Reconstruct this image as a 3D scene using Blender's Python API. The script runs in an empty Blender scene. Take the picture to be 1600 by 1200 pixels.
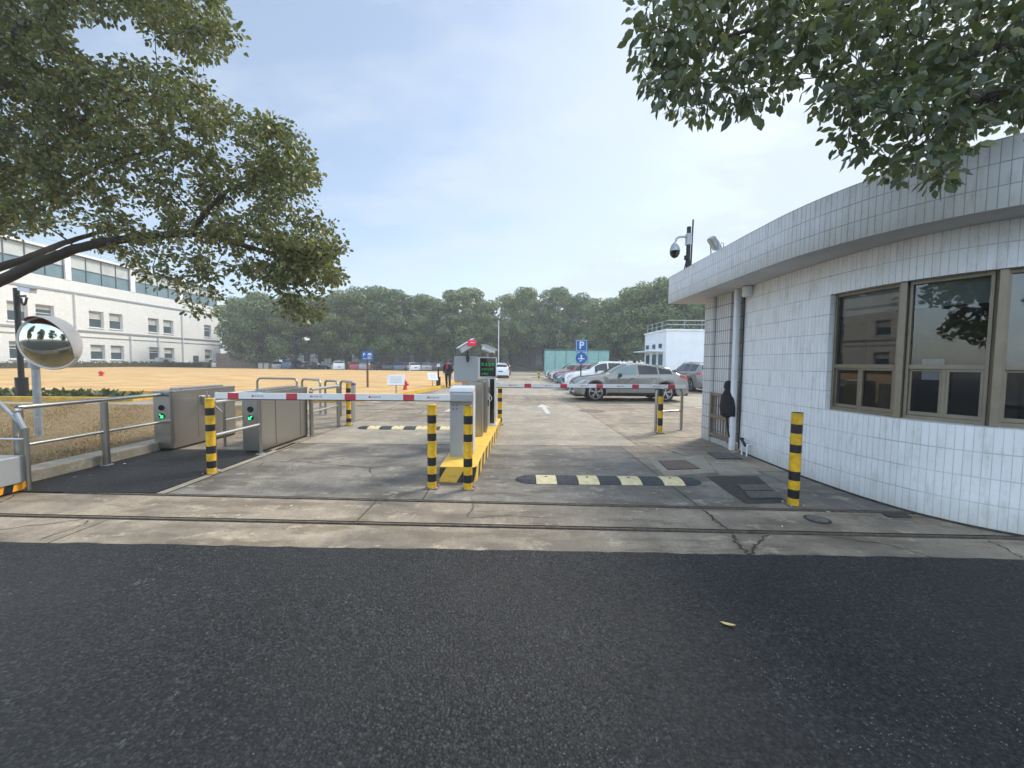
import bpy, math, random
import numpy as np
from mathutils import Vector, Matrix
from mathutils.geometry import delaunay_2d_cdt
R = math.radians
PI = math.pi
random.seed(7); rng = np.random.default_rng(7)
scn = bpy.context.scene
C = scn.collection

# ------------------------------------------------------------------ camera
CAM_Z = 1.55
cd = bpy.data.cameras.new('camera'); cam = bpy.data.objects.new('camera', cd); C.objects.link(cam)
cd.sensor_width = 36.0; cd.sensor_fit = 'HORIZONTAL'; cd.lens = 36.0*610/1600
cd.clip_start = 0.05; cd.clip_end = 3000
pitch = math.atan(33/610); roll = R(0.5)
fwd = Vector((0, math.cos(pitch), -math.sin(pitch))); u0 = Vector((0, math.sin(pitch), math.cos(pitch))); r0 = Vector((1, 0, 0))
rt = math.cos(roll)*r0+math.sin(roll)*u0; up = -math.sin(roll)*r0+math.cos(roll)*u0
m = Matrix.Identity(4)
for i in range(3):
    m[i][0] = rt[i]; m[i][1] = up[i]; m[i][2] = -fwd[i]
m.translation = Vector((0, 0, CAM_Z))
cam.matrix_world = m
scn.camera = cam

# ------------------------------------------------------------------ light
scn.view_settings.view_transform = 'Standard'; scn.view_settings.look = 'None'
scn.view_settings.exposure = 0.80; scn.view_settings.gamma = 1.0
SUN_EL, SUN_AZ = R(42), R(50)          # azimuth from +Y towards +X
w = bpy.data.worlds.new("World"); scn.world = w; w.use_nodes = True
nt = w.node_tree; N = nt.nodes; L = nt.links
N.clear()
out = N.new('ShaderNodeOutputWorld'); bg = N.new('ShaderNodeBackground'); bg.inputs[1].default_value = 0.125
sky = N.new('ShaderNodeTexSky'); sky.sky_type = 'NISHITA'; sky.sun_disc = False
sky.sun_elevation = SUN_EL; sky.sun_rotation = SUN_AZ; sky.air_density = 1.0; sky.dust_density = 1.0; sky.ozone_density = 1.0
tc = N.new('ShaderNodeTexCoord'); sep = N.new('ShaderNodeSeparateXYZ'); L.new(tc.outputs['Generated'], sep.inputs[0])
def wm(op, a, b=None, clamp=False):
    n = N.new('ShaderNodeMath'); n.operation = op; n.use_clamp = clamp
    for i, v in enumerate((a, b)):
        if v is None: continue
        if hasattr(v, 'links'): L.new(v, n.inputs[i])
        else: n.inputs[i].default_value = v
    return n.outputs[0]
zz = wm('ADD', wm('MAXIMUM', sep.outputs[2], 0.0), 0.22)
cmb = N.new('ShaderNodeCombineXYZ')
L.new(wm('DIVIDE', sep.outputs[0], zz), cmb.inputs[0]); L.new(wm('MULTIPLY', wm('DIVIDE', sep.outputs[1], zz), 1.9), cmb.inputs[1])
nz = N.new('ShaderNodeTexNoise'); nz.inputs['Scale'].default_value = 1.3; nz.inputs['Detail'].default_value = 7; nz.inputs['Roughness'].default_value = 0.62
L.new(cmb.outputs[0], nz.inputs['Vector'])
nz2 = N.new('ShaderNodeTexNoise'); nz2.inputs['Scale'].default_value = 0.35; nz2.inputs['Detail'].default_value = 3
L.new(cmb.outputs[0], nz2.inputs['Vector'])
# thin high cloud: thicker towards the right (where the sun is) and towards the horizon
cl = wm('ADD', wm('MULTIPLY', wm('SUBTRACT', nz.outputs[0], 0.5), 1.7), wm('MULTIPLY', wm('SUBTRACT', nz2.outputs[0], 0.5), 0.9))
bias = wm('ADD', 0.66, wm('MULTIPLY', sep.outputs[0], 0.50))
bias = wm('SUBTRACT', bias, wm('MULTIPLY', sep.outputs[2], 0.10))
fac = wm('MAXIMUM', wm('MINIMUM', wm('ADD', cl, bias), 0.97), 0.30)
mixc = N.new('ShaderNodeMix'); mixc.data_type = 'RGBA'
L.new(fac, mixc.inputs[0]); L.new(sky.outputs[0], mixc.inputs[6]); mixc.inputs[7].default_value = (3.75, 4.25, 4.7, 1)
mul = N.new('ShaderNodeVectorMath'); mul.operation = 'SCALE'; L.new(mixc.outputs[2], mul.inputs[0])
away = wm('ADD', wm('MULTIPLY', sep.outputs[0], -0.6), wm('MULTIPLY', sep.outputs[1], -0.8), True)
front = wm('ADD', 1.0, wm('MULTIPLY', away, 2.6))  # unseen sky behind and left brightened, added as fill for the shaded walls
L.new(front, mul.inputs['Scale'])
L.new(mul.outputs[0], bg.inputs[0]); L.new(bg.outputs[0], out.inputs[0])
sd = bpy.data.lights.new('sun', 'SUN'); sd.energy = 2.7; sd.angle = R(18); sd.color = (1, 0.91, 0.78)
so = bpy.data.objects.new('sun', sd); C.objects.link(so)
sv = Vector((math.sin(SUN_AZ)*math.cos(SUN_EL), math.cos(SUN_AZ)*math.cos(SUN_EL), math.sin(SUN_EL)))
so.rotation_euler = sv.to_track_quat('Z', 'Y').to_euler(); so.location = (0, 0, 40)
scn.cycles.max_bounces = 8; scn.cycles.transparent_max_bounces = 24; scn.cycles.volume_bounces = 0
scn.cycles.use_denoising = True

# ------------------------------------------------------------------ materials
MATS = {}
class NT:
    def __init__(s, name):
        s.m = bpy.data.materials.new(name); s.m.use_nodes = True; s.t = s.m.node_tree; s.n = s.t.nodes; s.l = s.t.links
        s.p = s.n['Principled BSDF']; MATS[name] = s.m
        s.tc = s.n.new('ShaderNodeTexCoord')
    def put(s, sock, v):
        if hasattr(v, 'links'): s.l.new(v, sock)
        elif isinstance(v, (tuple, list)) and len(v) == 3 and sock.type == 'RGBA': sock.default_value = (*v, 1)
        else: sock.default_value = v
    def math(s, op, a, b=None, clamp=False):
        n = s.n.new('ShaderNodeMath'); n.operation = op; n.use_clamp = clamp
        s.put(n.inputs[0], a)
        if b is not None: s.put(n.inputs[1], b)
        return n.outputs[0]
    def noise(s, scale, detail=4, rough=.55, vec=None, dim=None, out=0):
        n = s.n.new('ShaderNodeTexNoise'); n.inputs['Scale'].default_value = scale; n.inputs['Detail'].default_value = detail
        n.inputs['Roughness'].default_value = rough; s.l.new(vec or s.tc.outputs['Object'], n.inputs['Vector']); return n.outputs[out]
    def voro(s, scale, feature='F1', vec=None, out=0):
        n = s.n.new('ShaderNodeTexVoronoi'); n.feature = feature; n.inputs['Scale'].default_value = scale
        s.l.new(vec or s.tc.outputs['Object'], n.inputs['Vector']); return n.outputs[out]
    def scale(s, v, vec=None):
        n = s.n.new('ShaderNodeMapping'); n.inputs['Scale'].default_value = v; s.l.new(vec or s.tc.outputs['Object'], n.inputs[0]); return n.outputs[0]
    def ramp(s, fac, stops, inter='LINEAR'):
        n = s.n.new('ShaderNodeValToRGB'); n.color_ramp.interpolation = inter; e = n.color_ramp.elements
        while len(e) < len(stops): e.new(.5)
        for i, (p, c) in enumerate(stops):
            e[i].position = p; e[i].color = (c, c, c, 1) if isinstance(c, (int, float)) else (*c, 1)
        s.l.new(fac, n.inputs[0]); return n.outputs[0]
    def mix(s, fac, a, b, mode='MIX'):
        n = s.n.new('ShaderNodeMix'); n.data_type = 'RGBA'; n.blend_type = mode
        s.put(n.inputs[0], fac); s.put(n.inputs[6], a); s.put(n.inputs[7], b); return n.outputs[2]
    def bump(s, h, strength=.3, dist=.01, base=None):
        n = s.n.new('ShaderNodeBump'); n.inputs['Strength'].default_value = strength; n.inputs['Distance'].default_value = dist
        s.l.new(h, n.inputs['Height'])
        if base is not None: s.l.new(base, n.inputs['Normal'])
        s.l.new(n.outputs[0], s.p.inputs['Normal']); return n.outputs[0]
    def col(s, v): s.put(s.p.inputs['Base Color'], v)
    def rough(s, v): s.put(s.p.inputs['Roughness'], v)
    def metal(s, v): s.put(s.p.inputs['Metallic'], v)
    def spec(s, v): s.put(s.p.inputs['Specular IOR Level'], v)

def M(name, col, rough=.5, metal=0., var=.12, nscale=6., emit=None, bump=0., spec=.5, coat=0.):
    if name in MATS: return MATS[name]
    t = NT(name)
    f = t.noise(nscale, 5, .6)
    dark = tuple(c*(1-var) for c in col); lite = tuple(min(1, c*(1+var*.6)) for c in col)
    t.col(t.mix(t.ramp(f, [(.3, 0.), (.7, 1.)]), dark, lite)); t.metal(metal); t.spec(spec)
    t.rough(t.math('ADD', t.math('MULTIPLY', f, .16), rough-.08))
    if bump: t.bump(t.noise(nscale*12, 3), bump, .004)
    if emit: t.p.inputs['Emission Color'].default_value = (*col, 1); t.p.inputs['Emission Strength'].default_value = emit
    if coat: t.p.inputs['Coat Weight'].default_value = coat; t.p.inputs['Coat Roughness'].default_value = .06
    return t.m

def mat_asphalt(name, base, grain, fresh=True):
    t = NT(name)
    v = t.voro(grain, out=1)       # random colour per stone
    sepn = t.n.new('ShaderNodeSeparateColor'); t.l.new(v, sepn.inputs[0])
    d = t.voro(grain)
    big = t.noise(.7, 4, .6); mid = t.noise(5, 5, .6); fine = t.noise(grain*1.7, 3)
    c = t.mix(sepn.outputs[0], tuple(b*.05 for b in base), tuple(b*4.2 for b in base))
    c = t.mix(t.ramp(t.noise(48, 4, .7), [(.42, .75), (.6, 0.)]), c, tuple(b*.15 for b in base))
    c = t.mix(t.math('MULTIPLY', t.ramp(sepn.outputs[1], [(.984, 0.), (.99, 1.)]), t.ramp(mid, [(.42, .15), (.6, 1.)])), c, tuple(b*6. for b in base))
    c = t.mix(t.math('MULTIPLY', t.ramp(d, [(.38, 0.), (.75, 1.)]), .92), c, tuple(b*.12 for b in base))
    clus = t.noise(2.6, 5, .7)
    c = t.mix(t.math('MULTIPLY', t.ramp(sepn.outputs[2], [(.93, 0.), (.95, 1.)]), t.ramp(clus, [(.52, 0.), (.66, 1.)])), c, tuple(b*7. for b in base))
    c = t.mix(t.math('MULTIPLY', t.ramp(mid, [(.35, 0.), (.75, 1.)]), .35), c, tuple(b*.5 for b in base))
    c = t.mix(t.math('MULTIPLY', t.ramp(big, [(.4, 0.), (.7, 1.)]), .45), c, (base[0]*1.9, base[1]*1.85, base[2]*1.8))
    t.col(c); t.rough(t.math('ADD', t.math('MULTIPLY', sepn.outputs[2], .35), .5)); t.spec(.45)
    h = t.math('ADD', t.math('MULTIPLY', d, -1.0), t.math('MULTIPLY', fine, .6))
    h = t.math('ADD', h, t.math('MULTIPLY', sepn.outputs[1], .35))
    t.bump(h, 1.0, .006)
    return t.m
mat_asphalt('fresh_asphalt', (.0150, .0160, .0168), 74)
mat_asphalt('path_asphalt', (.010, .0105, .0115), 110)
mat_asphalt('lot_asphalt', (.11, .105, .10), 60)

def mat_concrete(name, lo, hi, damp=.5, crack=True):
    t = NT(name)
    st = t.scale((1, 2.2, 1))
    warp = t.noise(1.1, 4, .6, out=1)
    big = t.noise(.55, 6, .65, st); mid = t.noise(2.4, 7, .68); fine = t.noise(38, 6, .7); vf = t.noise(105, 4, .7)
    c = t.mix(t.ramp(mid, [(.3, 0.), (.7, 1.)]), lo, hi)
    c = t.mix(t.math('MULTIPLY', t.ramp(big, [(.44, 0.), (.62, 1.)]), damp), c, tuple(x*.36 for x in lo))
    big2 = t.noise(.9, 6, .7, t.scale((1.4, .5, 1)))
    c = t.mix(t.math('MULTIPLY', t.ramp(big2, [(.5, 0.), (.66, 1.)]), .6), c, (hi[0]*1.25, hi[1]*1.23, hi[2]*1.15))
    c = t.mix(t.math('MULTIPLY', t.ramp(fine, [(.35, 1.), (.6, 0.)]), .38), c, tuple(x*.45 for x in lo))
    c = t.mix(t.math('MULTIPLY', t.ramp(vf, [(.4, 1.), (.58, 0.)]), .5), c, tuple(x*.6 for x in lo))
    spot = t.noise(1.7, 7, .72, t.scale((.55, 1.6, 1)))
    c = t.mix(t.math('MULTIPLY', t.ramp(spot, [(.50, 0.), (.58, 1.)]), damp*.75), c, (lo[0]*.50, lo[1]*.46, lo[2]*.40))
    spl = t.noise(3.3, 8, .78, t.scale((.8, 1.3, 1)))
    c = t.mix(t.math('MULTIPLY', t.ramp(spl, [(.56, 0.), (.62, 1.)]), .55), c, (hi[0]*1.15, hi[1]*1.13, hi[2]*1.08))
    h = t.math('ADD', fine, t.math('MULTIPLY', vf, .4))
    if crack:
        add = t.n.new('ShaderNodeVectorMath'); add.operation = 'MULTIPLY_ADD'; t.l.new(warp, add.inputs[0]); add.inputs[1].default_value = (.55, .55, 0); t.l.new(t.tc.outputs['Object'], add.inputs[2])
        fl = t.scale((1, 1, 0), add.outputs[0])
        e = t.voro(.42, 'DISTANCE_TO_EDGE', fl)
        msk = t.math('MULTIPLY', t.ramp(e, [(.0015, 1.), (.0075, 0.)]), t.ramp(t.noise(.45, 2), [(.5, 0.), (.58, 1.)]))
        c = t.mix(t.math('MULTIPLY', msk, .85), c, (.03, .028, .025)); h = t.math('SUBTRACT', h, t.math('MULTIPLY', msk, 2))
    t.col(c); t.rough(t.ramp(big, [(.44, .85), (.62, .55)])); t.bump(h, .35, .006)
    return t.m
mat_concrete('concrete', (.235, .195, .148), (.43, .37, .285), .8)
mat_concrete('concrete_pale', (.28, .25, .20), (.45, .40, .325), .3, False)
mat_concrete('concrete_grey', (.175, .16, .138), (.33, .305, .26), .95)
M('joint_dark', (.065, .053, .04), .95, var=.5, nscale=14)
M('steel_rail', (.13, .105, .08), .75, .2, .5, 14)
M('cast_iron', (.07, .063, .058), .7, .5, .45, 12, bump=.6)
M('worn_iron', (.15, .145, .135), .75, .2, .4, 18, bump=.5)
M('rusty_cover', (.17, .125, .10), .85, .1, .3, 9, bump=.4)

def mat_tile(name, tw, th, paint, joint, dirt=.5, jv=.004, jh=.005, soft=0.0):
    """white wall tiles, UV in metres"""
    t = NT(name); uv = t.tc.outputs['UV']
    s = t.n.new('ShaderNodeSeparateXYZ'); t.l.new(uv, s.inputs[0])
    def dist(o, p):      # distance to nearest joint line
        f = t.math('FRACT', t.math('DIVIDE', o, p)); return t.math('MULTIPLY', t.math('SUBTRACT', .5, t.math('ABSOLUTE', t.math('SUBTRACT', f, .5))), p)
    dv = dist(s.outputs[0], tw); dh = dist(s.outputs[1], th)
    lv = t.math('SUBTRACT', 1., t.math('DIVIDE', dv, jv), True); lh = t.math('SUBTRACT', 1., t.math('DIVIDE', dh, jh), True)
    n1 = t.noise(1.3, 5, .7, uv); n2 = t.noise(7, 5, .75, t.scale((1.5, .35, 1), uv)); n3 = t.noise(60, 4, .6, uv)
    jm = t.ramp(n1, [(.35, soft), (.62, 1.)])
    hj = t.ramp(t.noise(2.1, 4, .7, t.scale((.6, 2.5, 1), uv)), [(.38, soft), (.6, 1.)])
    line = t.math('MAXIMUM', t.math('MULTIPLY', lv, jm), t.math('MULTIPLY', lh, hj))
    # per tile tone
    cv = t.n.new('ShaderNodeCombineXYZ'); t.l.new(t.math('FLOOR', t.math('DIVIDE', s.outputs[0], tw)), cv.inputs[0]); t.l.new(t.math('FLOOR', t.math('DIVIDE', s.outputs[1], th)), cv.inputs[1])
    wn = t.n.new('ShaderNodeTexWhiteNoise'); wn.noise_dimensions = '2D'; t.l.new(cv.outputs[0], wn.inputs['Vector'])
    c = t.mix(wn.outputs[0], tuple(x*.93 for x in paint), paint)
    c = t.mix(t.math('MULTIPLY', t.ramp(n2, [(.5, 0.), (.75, 1.)]), dirt), c, (.33, .30, .24))
    c = t.mix(t.math('MULTIPLY', t.ramp(n3, [(.62, 0.), (.75, 1.)]), dirt*.5), c, (.35, .33, .28))
    c = t.mix(t.math('MULTIPLY', t.math('SUBTRACT', 1., t.math('DIVIDE', s.outputs[1], t.math('ADD', .08, t.math('MULTIPLY', n1, .5))), True), dirt*.9), c, (.30, .29, .22))
    c = t.mix(t.math('MULTIPLY', line, .9), c, joint)
    t.col(c); t.rough(t.math('ADD', .35, t.math('MULTIPLY', n2, .4)))
    t.bump(t.math('SUBTRACT', t.math('MULTIPLY', n3, .15), line), .5, .003)
    return t.m
mat_tile('wall_tile', .06, .245, (.80, .815, .825), (.24, .24, .23), .5, .004, .0075, .4)
mat_tile('fascia_tile', .062, .195, (.70, .72, .74), (.05, .05, .05), .6, .005, .0065, .4)
mat_tile('pier_tile', .075, .245, (.62, .62, .61), (.03, .03, .03), .4, .013, .012, .95)
mat_tile('block_tile', .60, .30, (.72, .745, .75), (.40, .41, .41), .18, .02, .02, .3)
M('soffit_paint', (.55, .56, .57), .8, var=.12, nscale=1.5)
M('white_paint', (.78, .80, .82), .55, var=.07, nscale=1.2)
M('white_plain', (.70, .72, .74), .5, var=.06)
M('bronze_frame', (.24, .205, .155), .42, .55, .15, 8)
M('bronze_dark', (.05, .045, .04), .5, .4, .15, 8)
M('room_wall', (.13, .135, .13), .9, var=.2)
M('blind', (.42, .44, .42), .8, var=.08)
M('curtain', (.55, .30, .14), .9, var=.15)
M('black_paint', (.012, .012, .014), .45, var=.3, nscale=12)
M('bollard_yellow', (.68, .40, .012), .42, var=.34, nscale=13, coat=.1)
M('bollard_black', (.012, .013, .018), .4, var=.3, nscale=9)
M('island_yellow', (.74, .47, .07), .6, var=.22, nscale=7, bump=.2)
M('kerb_yellow', (.62, .38, .045), .75, var=.3, nscale=5)
M('cream', (.66, .57, .34), .8, var=.22, nscale=16, bump=.4)
M('rubber', (.045, .05, .058), .75, var=.3, nscale=16, bump=.5)
M('arm_white', (.68, .70, .72), .45, var=.06)
M('arm_red', (.48, .035, .06), .4, var=.1)
M('arm_grey', (.40, .36, .38), .5, var=.2, nscale=60)
M('grey_cabinet', (.30, .32, .335), .5, .15, .06, 3)
M('grey_light', (.55, .57, .60), .45, .1, .06, 3)
M('hazard_orange', (.75, .32, .01), .5, var=.2)
M('galvanised', (.36, .39, .42), .45, .5, .2, 10)
M('pole_black', (.015, .016, .018), .5, .2, .2)
M('sign_blue', (.02, .13, .42), .4, var=.1)
M('sign_white', (.75, .77, .80), .4, var=.05)
M('brown_post', (.16, .07, .05), .6, var=.2)
M('mirror_shell', (.72, .70, .68), .5, var=.1)
M('hood_orange', (.30, .10, .07), .55, var=.2)
M('lens_brown', (.16, .07, .04), .4)
M('red_plastic', (.60, .03, .05), .35, var=.12)
M('lamp_red_lit', (.8, .03, .08), .35, emit=.15)
M('green_led', (.03, .95, .22), .4, emit=1.6)
M('green_led_dim', (.03, .45, .10), .4, emit=.12)
M('glass_black', (.008, .009, .010), .08, var=.1)
M('concrete_post', (.42, .41, .38), .85, var=.2)
M('wood_fence', (.27, .20, .16), .85, var=.35, nscale=3)
M('hedge_leaf', (.05, .055, .03), .8, var=.5, nscale=4)
M('green_sheet', (.24, .44, .40), .6, var=.15, nscale=2)
M('green_sheet_dark', (.06, .17, .16), .6, var=.15, nscale=2)
M('factory_wall', (.25, .26, .27), .8, var=.12, nscale=.6)
M('factory_dark', (.055, .065, .075), .5, var=.2)
M('skin', (.50, .33, .25), .6, var=.05)
M('coat_black', (.012, .013, .016), .85, var=.3)
M('trouser_black', (.015, .016, .02), .85, var=.3)
M('scarf_red', (.40, .03, .06), .8, var=.2)
M('hair_grey', (.06, .055, .05), .8, var=.3)
M('shoe', (.02, .02, .02), .5)
M('ac_white', (.6, .6, .58), .5)
M('leaf_yellow', (.75, .55, .22), .6, var=.25, nscale=40)
M('paper', (.62, .64, .66), .7)
M('moss_green', (.10, .13, .05), .9, var=.4)
M('road_paint', (.52, .51, .48), .7, var=.35, nscale=14)

t = NT('brushed_steel')
f = t.noise(1.3, 2, .5, t.scale((3, 3, .6)))
t.col(t.mix(f, (.33, .32, .30), (.40, .39, .37))); t.metal(1.); t.rough(t.math('ADD', .26, t.math('MULTIPLY', f, .08)))
t = NT('polished_steel')
f = t.noise(9, 3, .5)
t.col(t.mix(f, (.54, .53, .51), (.58, .57, .55))); t.metal(.9); t.rough(.3)
t = NT('mirror'); t.col((.56, .57, .50)); t.metal(1.); t.rough(.07)
t = NT('hazard_stripe')       # diagonal black / yellow paint
s = t.n.new('ShaderNodeSeparateXYZ'); t.l.new(t.tc.outputs['Object'], s.inputs[0])
u = t.math('ADD', t.math('ADD', s.outputs[0], s.outputs[1]), t.math('MULTIPLY', s.outputs[2], -.55))
fr = t.math('FRACT', t.math('DIVIDE', t.math('ADD', u, .20), .46))
nzz = t.noise(9, 5, .7)
c = t.mix(t.ramp(t.math('ADD', fr, t.math('MULTIPLY', nzz, .02)), [(.5, 0.), (.515, 1.)]), (.70, .45, .07), (.022, .022, .026))
c = t.mix(t.math('MULTIPLY', t.ramp(nzz, [(.55, 0.), (.7, 1.)]), .5), c, (.2, .18, .14)); t.col(c); t.rough(.6)

def mat_glass(name, tint=(.55, .6, .6), refl=1.0):
    t = NT(name); n = t.n; l = t.l; n.remove(t.p)
    o = n['Material Output']; fz = n.new('ShaderNodeFresnel'); fz.inputs[0].default_value = 1.52
    g = n.new('ShaderNodeBsdfGlossy'); g.inputs['Roughness'].default_value = .015; tr = n.new('ShaderNodeBsdfTransparent'); tr.inputs[0].default_value = (*tint, 1)
    mx = n.new('ShaderNodeMixShader'); mm = n.new('ShaderNodeMath'); mm.operation = 'MULTIPLY'; mm.use_clamp = True; mm.inputs[1].default_value = refl
    l.new(fz.outputs[0], mm.inputs[0]); l.new(mm.outputs[0], mx.inputs[0]); l.new(tr.outputs[0], mx.inputs[1]); l.new(g.outputs[0], mx.inputs[2]); l.new(mx.outputs[0], o.inputs[0])
    return t.m
mat_glass('window_glass', (.55, .58, .58), 1.8)
for nm, c_, ro in (('car_glass', (.02, .025, .028), .06), ('building_glass', (.05, .085, .105), .12), ('shade_panel', (.50, .55, .55), .4), ('blue_glazing', (.13, .22, .27), .15)):
    M(nm, c_, ro, var=.25, nscale=.5, spec=.8)
t = NT('tinted_side_glass'); t.col((.16, .24, .25)); t.rough(.08); t.spec(.8)

def mat_leaf(name, a, b, c_, trans=.25, young=.06):
    t = NT(name); g = t.n.new('ShaderNodeNewGeometry'); r = g.outputs['Random Per Island']
    big = t.noise(.9, 3, .6)
    col = t.ramp(r, [(0., a), (.45, b), (.93-young, c_), (1., (c_[0]*1.9, c_[1]*1.55, c_[2]*.9))])
    col = t.mix(t.math('MULTIPLY', t.ramp(big, [(.4, 0.), (.65, 1.)]), .45), col, (b[0]*1.35, b[1]*1.15, b[2]*.8))
    if name == 'far_leaf':      # every tree its own green
        oi = t.n.new('ShaderNodeObjectInfo'); col = t.mix(.65, col, t.mix(1., col, t.ramp(oi.outputs['Random'], [(0., (.55, .75, .70)), (.35, (1.0, .95, .75)), (.7, (.75, .9, .6)), (1., (1.35, 1.2, .8))]), 'MULTIPLY'))
    t.col(col); t.rough(.42); t.spec(.45)
    tr = t.n.new('ShaderNodeBsdfTranslucent'); t.l.new(t.mix(.5, col, (.25, .32, .06)), tr.inputs[0])
    mx = t.n.new('ShaderNodeMixShader'); mx.inputs[0].default_value = trans
    t.l.new(t.p.outputs[0], mx.inputs[1]); t.l.new(tr.outputs[0], mx.inputs[2]); t.l.new(mx.outputs[0], t.n['Material Output'].inputs[0])
    return t.m
mat_leaf('camphor_leaf', (.055, .062, .032), (.11, .122, .055), (.20, .21, .09), .3)
mat_leaf('camphor_leaf_near', (.035, .05, .032), (.065, .09, .05), (.12, .15, .075), .25, .02)
mat_leaf('far_leaf', (.06, .10, .045), (.10, .155, .062), (.165, .215, .085), .15)
mat_leaf('bush_leaf', (.03, .05, .02), (.05, .08, .03), (.08, .10, .04), .12)
t = NT('bark'); f = t.noise(14, 8, .75, t.scale((1, 1, .3)))
t.col(t.mix(f, (.022, .018, .015), (.085, .072, .06))); t.rough(.9); t.bump(f, .9, .02)
t = NT('dry_grass'); g = t.n.new('ShaderNodeNewGeometry')
t.col(t.mix(t.math('MULTIPLY', t.ramp(t.noise(1.2, 4), [(.4, 0.), (.62, 1.)]), .6), t.ramp(g.outputs['Random Per Island'], [(0, (.14, .10, .05)), (.4, (.30, .22, .11)), (.75, (.42, .32, .17)), (1, (.16, .17, .06))]), (.26, .13, .07))); t.rough(.9)
t = NT('near_soil'); f = t.noise(3, 6, .7); f2 = t.noise(45, 5, .7)
t.col(t.mix(t.ramp(f2, [(.35, 0.), (.7, 1.)]), t.mix(f, (.13, .085, .045), (.20, .15, .075)), (.34, .26, .13))); t.rough(.95); t.bump(f2, .8, .03)
t = NT('lawn_dry'); f = t.noise(.35, 6, .7, t.scale((1, 2.5, 1))); f2 = t.noise(9, 6, .75)
c = t.mix(t.ramp(f, [(.38, 0.), (.62, 1.)]), (.42, .255, .10), (.66, .44, .19))
c = t.mix(t.math('MULTIPLY', t.ramp(f2, [(.35, 1.), (.6, 0.)]), .5), c, (.32, .19, .085))
c = t.mix(t.math('MULTIPLY', t.ramp(t.noise(.12, 4), [(.5, 0.), (.65, 1.)]), .35), c, (.42, .33, .13))
t.col(c); t.rough(.95); t.bump(f2, .6, .03)
t = NT('ground_far'); t.col(t.mix(t.noise(.05, 4), (.12, .11, .08), (.18, .16, .12))); t.rough(.95)

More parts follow.
